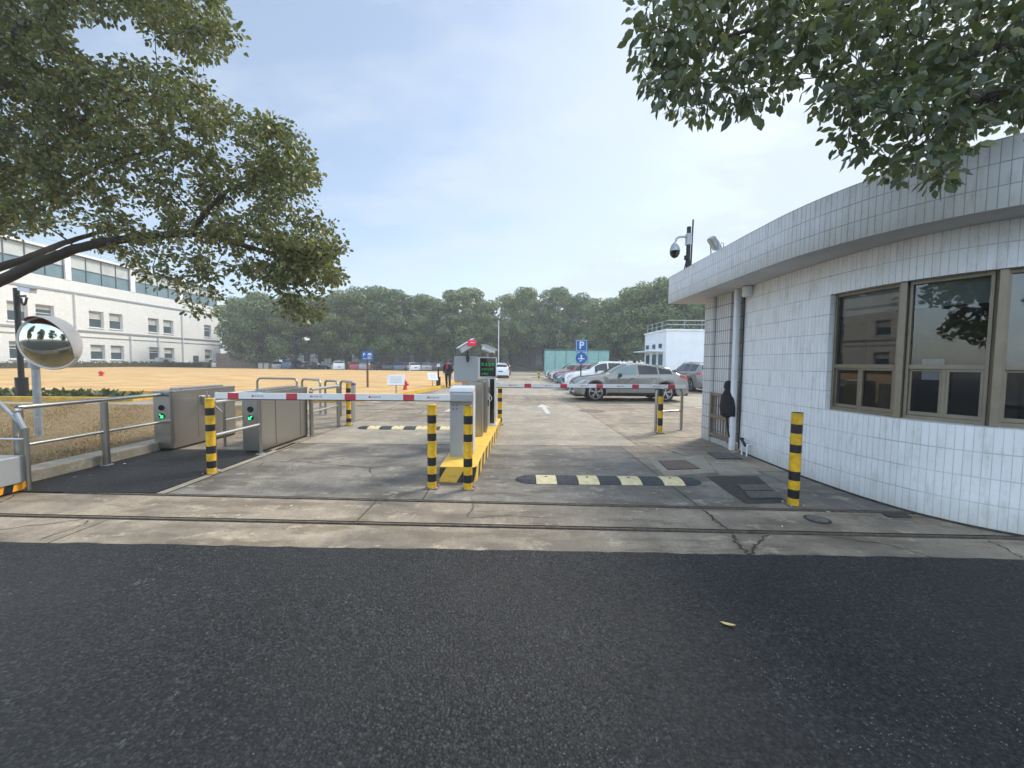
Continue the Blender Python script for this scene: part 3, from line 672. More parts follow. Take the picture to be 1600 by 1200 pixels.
# --- tree on the right: leafy branches hanging over the guardhouse roof, trunk behind the right edge of the frame
rtree = thing('camphor_tree', (7.4, -.6, .1), 'leafy camphor branches hanging over the curved white roof', 'tree')
o0 = Vector((7.4, -.6, .1))
limbs = [([(7.4, -.6, 0), (7.3, -.5, 1.8), (7.2, -.3, 3.0)], .22, .18),
         ([(7.2, -.3, 2.9), (6.6, 1.0, 4.0), tuple(at(1680, 20, 3.3)), tuple(at(1560, 70, 3.2)), tuple(at(1450, 110, 3.1)), tuple(at(1350, 165, 3.0))], .11, .012),
         ([(7.2, -.3, 2.9), (6.8, 1.2, 4.6), tuple(at(1640, -60, 3.6)), tuple(at(1480, -30, 3.5)), tuple(at(1300, 10, 3.4)), tuple(at(1130, 60, 3.3))], .11, .012),
         ([(6.8, 1.0, 3.7), tuple(at(1640, 130, 3.0)), tuple(at(1530, 150, 2.9)), tuple(at(1470, 200, 2.8))], .06, .01),
         ([(7.2, -.3, 2.9), (7.6, -.8, 4.4), (7.4, -1.2, 6.0)], .16, .05)]
shp = [(1010, -40), (1008, 10), (992, 60), (1002, 108), (1030, 150), (1062, 172), (1112, 184), (1130, 166), (1165, 178), (1212, 165), (1222, 138), (1258, 122), (1288, 138), (1270, 180), (1285, 225), (1335, 250), (1365, 262),
       (1395, 285), (1440, 285), (1474, 305), (1490, 285), (1515, 275), (1500, 245), (1530, 205), (1600, 185), (1660, 185), (1660, -60), (1100, -60)]
cl = []; k = 0
rg = [(1265, 100, 16), (1350, 92, 10), (1228, 70, 8), (1305, 178, 16), (1375, 170, 12), (1340, 60, 8), (1420, 130, 8), (1480, 60, 7), (1370, 240, 12), (1420, 215, 12), (1540, 190, 12), (1590, 150, 10)]
while k < 720:
    x, y = random.uniform(985, 1660), random.uniform(-60, 308)
    if not inpoly(x, y, shp) or any((x-a)**2+(y-c_)**2 < r*r*1.3 for a, c_, r in rg): continue
    if y > 200 and random.random() < .5: continue
    cl.append(at(x, y, random.uniform(2.5, 4.1) if y > 130 else random.uniform(2.6, 4.4))); k += 1
vis = list(cl)
for _ in range(260):
    a = random.uniform(0, 2*PI); rr = random.uniform(.3, 3.0); z = random.uniform(3.6, 7.5)
    p = Vector((7.2+rr*math.cos(a), -.6+rr*math.sin(a), z))
    if p.y > .3 and abs(p.x)/p.y < 1.45 and (p.z-1.55)/p.y < 1.1: continue
    cl.append(p)
grow([([Vector(p)-o0 for p in P], a, c_) for P, a, c_ in limbs], [p-o0 for p in cl], rtree, .0035)
P, D, S = cluster_leaves([p-o0 for p in cl], 13, .125, .084, .85)
leaf_mesh(P, D, S, 'crown', 'camphor_leaf_near', rtree, 1.25, .1)

# --- trees behind the car park: five crowns, copied
def far_tree(seed, H, W, clear=3.6):
    random.seed(seed)
    root = thing('camphor_tree', (0, 0, 0), 'x', 'tree', 'evergreen trees behind the car park')
    lobes = []
    for k in range(34):
        t = random.random()**.9; z = clear+.6+(H-clear-1.8)*t; rr = W*math.sin(PI*min(.98, .25+.62*t))**.7*random.uniform(.25, .86); a = random.uniform(0, 2*PI)
        lobes.append((Vector((rr*math.cos(a), rr*math.sin(a), z)), random.uniform(.9, 1.7)*W/4.6))
    lobes.append((Vector((0, 0, H-1.6)), 1.7)); lobes.append((Vector((0, 0, H*.6)), 2.3))
    limbs = [([(0, 0, -.1), (random.uniform(-.2, .2), .1, 1.6), (random.uniform(-.3, .3), random.uniform(-.3, .3), clear)], .27, .22)]
    top = limbs[0][0][-1]; b = MB()
    for c_, r in lobes[::2]:
        b.tube(crom([top, (top[0]*.5+c_.x*.5+random.uniform(-.4, .4), c_.y*.5, (top[2]+c_.z)/2+.3), tuple(c_)], 4), [.15-.0145*i for i in range(9)], 5, cap=False)
    b.tube(crom(limbs[0][0], 4), [.30-.008*i for i in range(9)], 8, cap=False)
    b.build('trunk', 'bark', root, smooth=True, fix=False)
    P = []; D = []; S = []; FN = []
    for c_, r in lobes:
        n = int(190*r*r); d = rng.normal(0, 1, (n, 3)); d /= np.linalg.norm(d, axis=1)[:, None]
        rr = r*(.72+.33*rng.random(n)**.6); P.append(np.array(tuple(c_))+d*rr[:, None]*np.array([1, 1, .8])); D.append(d); FN.append(d); S.append(rng.uniform(.2, .46, n))
    leaf_mesh(np.concatenate(P), np.concatenate(D), np.concatenate(S), 'crown', 'far_leaf', root, 1.6, .6, np.concatenate(FN))
    return root
protos = [far_tree(11+k, h, w_, c_) for k, (h, w_, c_) in enumerate(((16.2, 5.0, 3.0), (17.6, 4.8, 3.4), (15.2, 5.2, 2.6), (16.8, 4.6, 4.4), (14.6, 4.8, .8)))]
random.seed(5)
# (picture column, distance, prototype, height above which the crown tops out in the picture)
row = [(378, 72, 4, 466), (404, 66, 4, 456), (425, 72, 2, 462), (462, 66, 0, 458), (500, 71, 1, 462), (540, 68, 0, 456), (578, 73, 2, 446), (612, 69, 1, 450), (650, 72, 0, 460), (688, 78, 2, 466),
       (716, 74, 3, 452), (738, 79, 3, 448), (766, 76, 1, 468), (797, 84, 0, 462), (826, 80, 3, 448), (868, 82, 3, 447), (900, 78, 0, 460), (934, 74, 2, 464), (962, 70, 1, 466), (990, 66, 0, 450), (1020, 62, 2, 440), (1050, 60, 1, 430), (1082, 60, 0, 430), (1120, 62, 2, 430)]
back = [(384, 88, 0, 464), (444, 86, 1, 466), (520, 86, 2, 464), (598, 88, 0, 450), (664, 90, 1, 462), (740, 92, 2, 462), (812, 96, 2, 460), (850, 92, 4, 476), (884, 92, 1, 462), (930, 90, 4, 470), (972, 84, 2, 462), (1008, 78, 1, 447), (1044, 76, 0, 434), (1088, 76, 2, 430)]
words = ['dark', 'broad', 'round topped', 'slim', 'dense', 'open', 'spreading', 'bushy']
where = {378: 'closest to the corner of the white tiled building', 404: 'behind the brown wooden fence', 425: 'beyond the right end of the wooden fence', 462: 'above the silver and blue parked cars by the fence', 500: 'above the dark parked saloon',
         540: 'above the white parked SUV across the lawn', 578: 'above the blue sign on the lawn', 612: 'in the tall clump above the slanted white notice board', 650: 'above the white saloon across the lawn', 688: 'directly above the walking person',
         716: 'rising above the camera on the grey board', 738: 'topping out over the barrier island', 766: 'above the green display screen', 797: 'behind the thin pale lamp pole', 826: 'in front of the grey factory at the end of the drive', 868: 'left above the parking sign by the green screen fence',
         900: 'standing over the blue parking sign', 934: 'behind the right part of the green screen fence', 962: 'beside the end of the green screen fence', 990: 'left of the white flat roofed annex', 1020: 'above the railing of the annex', 1050: 'just under the tip of the curved roof',
         1082: 'behind the annex by the tiled pier', 1120: 'behind the guardhouse pier'}
for i, (px_, Y, k, ytop) in enumerate(row+back):
    pr = protos[k]; used = pr.get('used', 0); o = pr if not used else copy_tree(pr); pr['used'] = 1
    c_ = G(px_, 568+CAM_Z*610/Y); Y = float(Y); X = (px_-800)/610*Y
    Ht = [16.2, 17.6, 15.2, 16.8, 14.6][k]; ht = at(px_, ytop, Y).z; s = ht/Ht
    o.location = (X, Y, 0); o.scale = (max(.95, s)*random.uniform(.95, 1.1),)*2+(s,); o.rotation_euler = (0, 0, random.uniform(0, 6.28))
    if i < len(row): o['label'] = f'{words[(i*3) % 8]} evergreen tree {where[px_]}'
    else: o['label'] = f'evergreen tree of the second row {["behind the wooden fence", "over the row of cars by the fence", "behind the white SUV", "behind the tall clump of crowns", "left of the walking person", "behind the barrier cameras", "behind the far end of the drive", "low, behind the lamp pole", "behind the parking sign", "low, behind the green fence", "beside the annex wall", "above the annex side wall", "above the annex roof railing", "behind the annex roof"][i-len(row)]}'
for i, (x, y, k) in enumerate(((-9, -17, 0), (3, -19, 2), (-26, -6.5, 1), (-35, -13, 0), (-19, -15, 2))):
    o = copy_tree(protos[k]); o.location = (x, y, .1); o.scale = (.9, .9, .75); o['label'] = 'street tree reflected in the guardhouse windows and round mirror'; o['group'] = 'street trees across the black road'
for o in C.objects:
    if 'used' in o.keys(): del o['used']

#@@BUILDINGS
# ================================================================== GUARDHOUSE
gh = thing('guardhouse', (4.6, 5.5, 0), 'white tiled guardhouse with curved wall and overhanging flat roof', 'building'); g0 = Vector((4.6, 5.5, 0))
wallc = crom([(4.10, 6.95, 0), (4.06, 6.2, 0), (4.05, 5.5, 0), (4.08, 4.95, 0), (4.15, 4.42, 0), (4.32, 3.92, 0), (4.66, 3.52, 0), (5.25, 3.14, 0), (6.2, 2.88, 0), (7.6, 2.78, 0)], 14)
sl = [0.]
for i in range(1, len(wallc)): sl.append(sl[-1]+(wallc[i]-wallc[i-1]).length)
def wp(s, off=0.):      # point on the outer wall face at arc length s, moved inward by off
    s = max(0, min(sl[-1]-1e-4, s)); i = max(k for k in range(len(sl)) if sl[k] <= s); i = min(i, len(sl)-2)
    t = (s-sl[i])/(sl[i+1]-sl[i]); p = wallc[i].lerp(wallc[i+1], t); d = (wallc[i+1]-wallc[i]).normalized()
    if 0 < i < len(sl)-2:
        d = ((wallc[i+1]-wallc[i]).normalized()*(1-t)+(wallc[i+2]-wallc[i+1]).normalized()*t).normalized()
    return p+Vector((-d.y, d.x, 0))*off
def s_at_px(px_):       # arc length where a picture column meets the wall
    best = min(range(0, 4000), key=lambda k: abs((800+610*wp(sl[-1]*k/4000).x/wp(sl[-1]*k/4000).y)-px_)); return sl[-1]*best/4000
SJ = [s_at_px(1291), s_at_px(1399), s_at_px(1556)]; SJ.append(SJ[2]+1.05); SJ.append(SJ[3]+1.0)
Z0, Z1, ZT = .985, 2.46, 2.9; TH = .16
b = MB(); uv = []
def wq(s0, s1, z0, z1, off=0., flip=False):
    n = max(1, int((s1-s0)/.08))
    for k in range(n):
        a, c_ = s0+(s1-s0)*k/n, s0+(s1-s0)*(k+1)/n; p, q = wp(a, off)-g0, wp(c_, off)-g0
        f = (0, 1, 2, 3) if not flip else (3, 2, 1, 0)
        b.add([(p.x, p.y, z0), (q.x, q.y, z0), (q.x, q.y, z1), (p.x, p.y, z1)], [f])
        u = [(a, z0), (c_, z0), (c_, z1), (a, z1)]; uv.append(u if not flip else u[::-1])
def hq(s0, s1, z, o1, o2, up_):
    n = max(1, int((s1-s0)/.08))
    for k in range(n):
        a, c_ = s0+(s1-s0)*k/n, s0+(s1-s0)*(k+1)/n
        v = [wp(a, o1)-g0, wp(c_, o1)-g0, wp(c_, o2)-g0, wp(a, o2)-g0]
        f = (0, 1, 2, 3) if up_ else (3, 2, 1, 0); b.add([(q.x, q.y, z) for q in v], [f]); u = [(a, 0), (c_, 0), (c_, TH), (a, TH)]; uv.append(u if up_ else u[::-1])
def vq(s, z0, z1):
    p, q = wp(s, 0)-g0, wp(s, TH)-g0; b.add([(p.x, p.y, z0), (q.x, q.y, z0), (q.x, q.y, z1), (p.x, p.y, z1)], [(0, 1, 2, 3)]); uv.append([(0, z0), (TH, z0), (TH, z1), (0, z1)])
for off, fl in ((0., False), (TH, True)):
    wq(0, SJ[0], .02, ZT, off, fl); wq(SJ[0], SJ[-1], .02, Z0, off, fl); wq(SJ[0], SJ[-1], Z1, ZT, off, fl); wq(SJ[-1], sl[-1], .02, ZT, off, fl)
hq(SJ[0], SJ[-1], Z0, 0, TH, True); hq(SJ[0], SJ[-1], Z1, 0, TH, False); vq(0, .02, ZT); vq(SJ[0], Z0, Z1); vq(SJ[-1], Z0, Z1)
b.build('wall', 'wall_tile', gh, uvs=uv)
b = MB(); uv = []
wq(0, sl[-1], -.01, .018, -.012); b.build('plinth', 'joint_dark', gh, uvs=uv)
# inside of the room and its plain back wall
b = MB(); bx = lambda x0, x1, y0, y1, z0, z1: b.box(x0-g0.x, x1-g0.x, y0-g0.y, y1-g0.y, z0, z1)
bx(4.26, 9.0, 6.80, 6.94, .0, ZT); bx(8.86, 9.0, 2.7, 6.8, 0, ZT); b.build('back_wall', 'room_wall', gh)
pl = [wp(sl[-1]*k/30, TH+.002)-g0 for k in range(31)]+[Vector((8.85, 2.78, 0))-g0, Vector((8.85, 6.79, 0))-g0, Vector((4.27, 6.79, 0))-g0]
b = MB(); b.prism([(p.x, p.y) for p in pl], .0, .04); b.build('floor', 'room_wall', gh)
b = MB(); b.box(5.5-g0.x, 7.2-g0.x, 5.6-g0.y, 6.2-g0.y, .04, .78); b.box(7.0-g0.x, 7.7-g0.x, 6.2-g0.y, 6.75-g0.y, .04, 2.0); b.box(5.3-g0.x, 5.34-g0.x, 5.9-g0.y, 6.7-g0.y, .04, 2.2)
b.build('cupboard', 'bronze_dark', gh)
# windows
def window(k, split):
    A, B = wp(SJ[k], .10)-g0, wp(SJ[k+1], .10)-g0; d = (B-A).normalized(); n_ = Vector((-d.y, d.x, 0)); Lw = (B-A).length; b = MB()
    def bar(u0, u1, z0, z1, dep=.03, o=0.):
        c_ = A+d*((u0+u1)/2)+n_*o; b.obox((c_.x, c_.y, (z0+z1)/2), d*(u1-u0)/2, n_*dep, (0, 0, (z1-z0)/2))
    e = .0 if k == 0 else .03
    zm = 1.545; Le = Lw-.03; fw = .028
    bar(e, Le, Z0, Z0+.04); bar(e, Le, Z1-.04, Z1)
    bar(e, e+fw, Z0+.04, Z1-.04); bar(Le-fw, Le, Z0+.04, Z1-.04)
    bar(e+fw, Le-fw, zm-.024, zm+.024)
    mid = e+(Le-e)*split
    bar(mid-.016, mid+.016, Z0+.04, zm-.024, .022)
    for u0, u1, o in ((e+fw, mid-.016, .012), (mid+.016, Le-fw, -.012)):       # sliding sashes
        bar(u0, u1, zm-.048, zm-.026, .014, o); bar(u0, u1, Z0+.042, Z0+.082, .014, o); bar(u0, u0+.022, Z0+.082, zm-.048, .014, o); bar(u1-.022, u1, Z0+.082, zm-.048, .014, o)
    f = b.build('window', 'bronze_frame', gh, bevel=.003)
    for (u0, u1, z0, z1) in ((e+fw, Le-fw, zm+.024, Z1-.04), (e+fw+.022, mid-.038, Z0+.082, zm-.048), (mid+.038, Le-fw-.022, Z0+.082, zm-.048)):
        b = MB(); p, q = A+d*u0+n_*.005, A+d*u1+n_*.005; b.add([(p.x, p.y, z0), (q.x, q.y, z0), (q.x, q.y, z1), (p.x, p.y, z1)], [(0, 1, 2, 3)]); b.build('pane', 'window_glass', f, fix=False)
    b = MB(); zb = Z1-.26-(0 if k < 2 else .62); c_ = A+d*(Lw/2)+n_*.06; b.obox((c_.x, c_.y, (zb+Z1)/2), d*(Lw/2-.02), n_*.006, (0, 0, (Z1-zb)/2)); b.obox((c_.x, c_.y, zb-.012), d*(Lw/2-.02), n_*.012, (0, 0, .012)); b.build('blind', 'blind', f)
    if k:
        b = MB(); c_ = wp(SJ[k], .075)-g0; b.obox((c_.x, c_.y, (Z0+Z1)/2), d*.03, n_*.05, (0, 0, (Z1-Z0)/2-.001)); b.build('mullion', 'bronze_frame', gh, bevel=.004)
for k, sp in enumerate((.46, .5, .5, .5)): window(k, sp)
b = MB(); A = wp(SJ[1], .13)-g0; B = wp(SJ[2], .13)-g0; d = (B-A).normalized(); n_ = Vector((-d.y, d.x, 0))
c_ = A+d*.22; b.obox((c_.x, c_.y, 1.52), d*.08, n_*.002, (0, 0, .11)); b.build('notice', 'paper', gh); b = MB(); c_ = A+d*.62; b.obox((c_.x, c_.y, 1.13), d*.055, n_*.002, (0, 0, .03)); b.build('notice', 'paper', gh)
# roof slab: curved tiled fascia and flat soffit
roofc = crom([(3.49, 8.85, 0), (3.48, 7.5, 0), (3.475, 6.4, 0), (3.48, 5.6, 0), (3.51, 5.0, 0), (3.61, 4.45, 0), (3.80, 3.92, 0), (4.10, 3.46, 0), (4.62, 3.0, 0), (5.4, 2.62, 0), (6.4, 2.4, 0), (7.6, 2.32, 0), (9.6, 2.3, 0)], 8)
b = MB(); uv = []; ss = 0
for i in range(len(roofc)-1):
    p, q = roofc[i]-g0, roofc[i+1]-g0; l = (q-p).length
    b.add([(p.x, p.y, 2.9), (q.x, q.y, 2.9), (q.x, q.y, 3.49), (p.x, p.y, 3.49)], [(0, 1, 2, 3)]); uv.append([(ss, 0.003), (ss+l, .003), (ss+l, .593), (ss, .593)]); ss += l
for p, q in (((9.6, 2.3), (9.6, 8.85)), ((9.6, 8.85), (3.49, 8.85))):
    p = Vector((*p, 0))-g0; q = Vector((*q, 0))-g0; l = (q-p).length
    b.add([(p.x, p.y, 2.9), (q.x, q.y, 2.9), (q.x, q.y, 3.49), (p.x, p.y, 3.49)], [(0, 1, 2, 3)]); uv.append([(ss, 0.003), (ss+l, .003), (ss+l, .593), (ss, .593)]); ss += l
fa = b.build('fascia', 'fascia_tile', gh, uvs=uv)
pl = [(p.x-g0.x, p.y-g0.y) for p in roofc]+[(9.6-g0.x, 8.85-g0.y)]
pin = [(g0.x*0+x+( .006 if x < 4 else 0), y) for x, y in pl]
b = MB(); b.prism(pin, 2.902, 3.484); b.build('roof', 'soffit_paint', gh)
# tiled pier at the far end of the porch
b = MB(); uv = []
def face(a, c_, z0, z1, u0=0):
    a = Vector((*a, 0))-g0; c_ = Vector((*c_, 0))-g0; l = (c_-a).length
    b.add([(a.x, a.y, z0), (c_.x, c_.y, z0), (c_.x, c_.y, z1), (a.x, a.y, z1)], [(0, 1, 2, 3)]); uv.append([(u0, z0), (u0+l, z0), (u0+l, z1), (u0, z1)])
loop_ = [(4.0, 8.18), (4.0, 7.86), (4.07, 7.86), (4.07, 7.34), (4.36, 7.34), (4.36, 8.18)]
for i in range(6): face(loop_[i], loop_[(i+1) % 6], 0, 2.9, .015)
b.build('pier', 'pier_tile', gh, uvs=uv)
b = MB(); b.box(4.0-g0.x, 4.16-g0.x, 7.05-g0.y, 7.33-g0.y, 0, .12); b.box(4.02-g0.x, 4.2-g0.x, 7.36-g0.y, 7.84-g0.y, 0, .11); b.build('door_sill', 'concrete_post', gh, bevel=.01)
b = MB(); b.prism(rrect(3.975-g0.x, 4.062-g0.x, 7.01-g0.y, 7.10-g0.y, .02), .0, 2.895); b.build('downpipe', 'white_plain', gh, smooth=True)
b = MB(); b.lathe([(.07, 2.72), (.085, 2.74), (.085, 2.88), (.07, 2.897)], 16, origin=(4.03-g0.x, 6.78-g0.y, 0)); b.build('rain_hopper', 'white_plain', gh, smooth=True)
b = MB(); b.tube([(4.072-g0.x, 6.93-g0.y, 2.75), (4.07-g0.x, 6.93-g0.y, .05)], .012, 6); b.build('cable_or_joint_shade', 'black_paint', gh)  # black tube drawn in place of the shadow in the wall edge joint
b = MB(); b.box(5.1-g0.x, 5.5-g0.x, 8.3-g0.y, 8.34-g0.y, 1.5, 2.3); b.build('curtain', 'curtain', gh)
# metal gate leaf and the things by the door
t_ = thing('metal_gate', (4.0, 7.5, 0), 'low tan metal gate standing open against the tiled pier', 'gate')
b = MB()
for z0, z1 in ((.14, .20), (.50, .57), (.94, 1.0)): b.box(-.015, .015, -.38, .34, z0, z1)
for y0 in (-.38, .28): b.box(-.018, .018, y0, y0+.06, .10, 1.0)
b.build('frame', 'bronze_frame', t_, bevel=.004)
for i in range(6):
    b = MB(); b.box(-.008, .008, -.27+i*.095, -.255+i*.095, .20, .50); b.box(-.008, .008, -.27+i*.095, -.255+i*.095, .57, .94); b.build('bar', 'bronze_frame', t_)
t_ = thing('jacket', (4.0, 7.20, .68), 'black jacket hanging over the tan gate beside the downpipe', 'jacket')
b = MB(); prof = [(.03, .58), (.10, .55), (.13, .46), (.10, .40), (.19, .28), (.22, .10), (.20, -.06), (.12, -.10), (.02, -.11)]
n = 18; vs = []
for r_, h in prof:
    for k in range(n): a = 2*PI*k/n; vs.append((r_*.45*math.cos(a)*(1+.12*math.sin(3*a+h*9)), r_*math.sin(a)*(1+.1*math.cos(4*a+h*7)), h))
b.add(vs, [(i*n+k, i*n+(k+1) % n, (i+1)*n+(k+1) % n, (i+1)*n+k) for i in range(len(prof)-1) for k in range(n)]+[tuple(range(n)), tuple((len(prof)-1)*n+k for k in range(n))])
b.build('body', 'coat_black', t_, smooth=True)
b = MB(); b.tube(crom([(-.02, -.02, -.08), (-.03, -.08, -.28), (-.02, -.14, -.45)], 4), .018, 6); b.build('sleeve', 'coat_black', t_, smooth=True)
t_ = thing('water_pipe', (3.99, 6.62, 0), 'short outdoor water pipes with dark valve at the wall foot', 'pipe')
b = MB(); b.tube([(0, .07, 0), (0, .07, .27), (.05, .07, .27)], .014, 8); b.tube([(0, -.07, 0), (0, -.07, .2), (.05, -.07, .2)], .014, 8); b.build('pipe', 'white_plain', t_, smooth=True)
b = MB(); b.tube([(-.01, .09, .28), (-.02, -.06, .18)], .024, 8); b.lathe([(.04, .27), (.04, .29)], 10, origin=(-.01, .07, 0)); b.build('valve', 'black_paint', t_)
# on the roof
t_ = thing('dome_camera', (3.66, 8.3, 3.49), 'dome security camera hanging from a pole on the roof corner', 'camera')
b = MB(); b.tube([(0, 0, -.004), (0, 0, .05)], .085, 10); b.tube([(0, 0, .0), (.0, 0, .92)], .042, 10); b.tube([(-.02, 0, .25), (-.02, 0, .33)], .06, 10); b.tube([(.07, .02, -.004), (.09, .02, 1.08)], .016, 6); b.tube([(-.08, 0, 0), (-.02, 0, .30)], .012, 5); b.tube([(.05, 0, 0), (.0, 0, .5)], .02, 5); b.build('pole', 'pole_black', t_, smooth=True)
b = MB(); b.box(-.05, .05, -.05, .05, .55, .78); b.tube(crom([(0, 0, .70), (-.13, 0, .72), (-.24, 0, .69), (-.27, 0, .60)], 5), .024, 8); b.build('bracket', 'galvanised', t_, smooth=True)
b = MB(); b.lathe([(.03, .60), (.075, .55), (.10, .46), (.105, .42)], 18, origin=(-.28, 0, 0)); h_ = b.build('housing', 'galvanised', t_, smooth=True)
b = MB(); b.lathe([(.100, .42), (.095, .36), (.06, .30), (.01, .275)], 18, origin=(-.28, 0, 0)); b.build('dome', 'glass_black', t_, smooth=True)
t_ = thing('floodlight', (3.62, 7.15, 3.49), 'square grey floodlight tilted on the edge of the roof', 'lamp')
b = MB(); ax = Vector((.6, -.25, .42)).normalized(); az = ax.cross(Vector((0, 1, 0.1))).normalized(); ay = az.cross(ax).normalized()
b.obox((.0, 0, .24), ax*.05, ay*.13, az*.13); b.build('lamp_head', 'galvanised', t_, bevel=.02)
b = MB(); b.obox(Vector((0, 0, .24))-ax*.056, ax*.005, ay*.105, az*.105); b.build('lens', 'concrete_post', t_)
b = MB(); b.tube([(0, .14, .24), (0.02, .14, .02), (0.02, -.14, .02), (0, -.14, .24)], .011, 6); b.tube(crom([(.08, 0, .2), (.16, 0, .25), (.15, 0, .0)], 4), .008, 5); b.build('bracket', 'galvanised', t_)

# ================================================================== LEFT BUILDING (facade plane x = -60, running away from the camera)
lb = thing('tiled_building', (-60, 50, 0), 'long white tiled building with a glazed top storey', 'building'); b0 = Vector((-60, 50, 0))
YA, YB = 17.0, 80.5; HT = 15.9
def bayY(): return [26, 35, 44, 53, 62, 71, 80]
wins = []
for y in bayY()[:-1]:
    if y < 71: wins += [(y+2.7, y+4.7), (y+5.5, y+7.5)]
    else: wins += [(y+5.4, y+7.2)]
b = MB(); uv = []
def fq(y0, y1, z0, z1, x=0., n_=1):
    b.add([(x, y0-50, z0), (x, y1-50, z0), (x, y1-50, z1), (x, y0-50, z1)], [(0, 1, 2, 3)]); uv.append([(y0, z0), (y1, z0), (y1, z1), (y0, z1)])
def xq(x0, x1, y, z0, z1):
    b.add([(x0, y-50, z0), (x1, y-50, z0), (x1, y-50, z1), (x0, y-50, z1)], [(0, 1, 2, 3)]); uv.append([(x0, z0), (x1, z0), (x1, z1), (x0, z1)])
def zq(y0, y1, x0, x1, z):
    b.add([(x0, y0-50, z), (x1, y0-50, z), (x1, y1-50, z), (x0, y1-50, z)], [(0, 1, 2, 3)]); uv.append([(x0, y0), (x1, y0), (x1, y1), (x0, y1)])
ed = [YA]+[v for q in wins for v in q]+[YB]
for z0, z1 in ((0, 1.5), (3.65, 6.1), (8.45, 12.2)): fq(YA, YB, z0, z1)
for z0, z1 in ((1.5, 3.65), (6.1, 8.45)):
    for i in range(0, len(ed), 2): fq(ed[i], ed[i+1], z0, z1)
    for a, c_ in wins:
        xq(0, -.45, a, z0, z1); xq(-.45, 0, c_, z0, z1); zq(a, c_, -.45, 0, z0); zq(a, c_, 0, -.45, z1)
xq(-14, 0, YB, 0, 12.2); xq(0, -14, YA, 0, 15.9); zq(YA, YB, -14, 0, 12.2)
b.build('wall', 'block_tile', lb, uvs=uv)
b = MB()
for z0, z1, x in ((10.45, 10.7, .12), (5.35, 5.6, .12), (4.6, 4.72, .07)): b.box(0.002, x, YA-50, YB-50, z0, z1)
b.build('cornice', 'galvanised', lb)
for y in bayY():      # columns between the glazed bays
    b = MB(); b.box(-.35, .06, y-50, y-49.3, 12.2, 15.75); b.build('column', 'white_paint', lb)
b = MB(); b.box(-13.9, .25, YA-50, YB-49.8, 15.78, 16.05); b.build('roof', 'white_paint', lb)
for y in bayY()[:-1]:
    b = MB(); b.box(-.28, -.22, y-49.3, y-41, 12.2, 13.95); f = b.build('window', 'blue_glazing', lb)
    b = MB()
    for k in range(5): yy = y-49.3+k*(8.3/4); b.box(-.215, -.15, max(yy-.05, y-49.3), min(yy+.05, y-41), 12.2, 15.78)
    for z0 in (12.2, 13.9, 15.68): b.box(-.21, -.14, y-49.3, y-41, z0, z0+.1)
    b.build('frame', 'factory_dark', f)
    b = MB(); b.box(-.28, -.22, y-49.3, y-41, 13.96, 15.78); b.build('shade', 'shade_panel', f)
    b = MB(); b.box(-12.9, -12.8, y-49.3, y-41, 12.2, 15.78)
for a, c_ in wins:
    for z0, z1 in ((1.5, 3.65), (6.1, 8.45)):
        b = MB(); y0, y1 = a-50, c_-50
        for q in ((y0, y0+.08, z0, z1), (y1-.08, y1, z0, z1), (y0+.08, y1-.08, z0, z0+.09), (y0+.08, y1-.08, z1-.09, z1), (y0+.08, y1-.08, z0+1.25, z0+1.33)): b.box(-.40, -.33, *q)
        b.box(0.0, .12, y0-.05, y1+.05, z0-.12, z0-.02)
        f = b.build('window', 'white_plain', lb); b = MB(); b.box(-.39, -.37, y0+.08, y1-.08, z0+.09, z1-.09); b.build('pane', 'building_glass', f)
        b = MB(); zz_ = z1-.09-random.choice((.5, .9, 1.0)); b.box(-.366, -.355, y0+.08, y1-.08, zz_, z1-.09); b.build('blind', 'blind', f)
for y in (53.9, 61.6, 71.3, 66.4): 
    b = MB(); b.tube([(.14, y-50, 0), (.14, y-50, 10.4 if y > 70 or y < 55 else 5.3)], .09, 6); b.build('downpipe', 'white_plain', lb)
b = MB()
for k in range(14): y = 26+k*4; b.tube([(-.4, y-50, 16.05), (-.4, y-50, 17.1)], .035, 5)
for z in (16.6, 17.1): b.tube([(-.4, -24, z), (-.4, 28.2, z)], .035, 5)
b.build('railing', 'galvanised', lb)
b = MB()       # roof machinery
b.box(-5, -1.2, 12.5, 16, 16.05, 17.0); b.lathe([(.9, 17.0), (.9, 17.5), (.3, 17.9)], 14, origin=(-2.6, 14, 0)); b.tube([(-1.6, 12.8, 16.2), (-1.6, 19, 16.6)], .22, 8); b.build('roof_duct', 'galvanised', lb, smooth=True)
b = MB(); b.box(.0, .12, 23.6, 24.7, 0, 2.4); b.build('door', 'factory_dark', lb)
for i, (y, lab) in enumerate(((66.2, 'white outdoor air conditioner by the ground floor windows'), (76.0, 'small outdoor air conditioner close to the end of the tiled building'))):
    t_ = thing('air_conditioner', (-59.0, y, .0), lab, 'air conditioner'); b = MB(); b.box(-.4, .4, -1.2 if i == 0 else -.5, 1.2 if i == 0 else .5, .2, 1.9); b.build('case', 'ac_white', t_, bevel=.03)
    b = MB(); b.lathe([(.55, .0), (.55, .03)], 18); o = b.build('fan', 'factory_dark', t_); o.rotation_euler = (0, PI/2, 0); o.location = (.41, 0, 1.1)
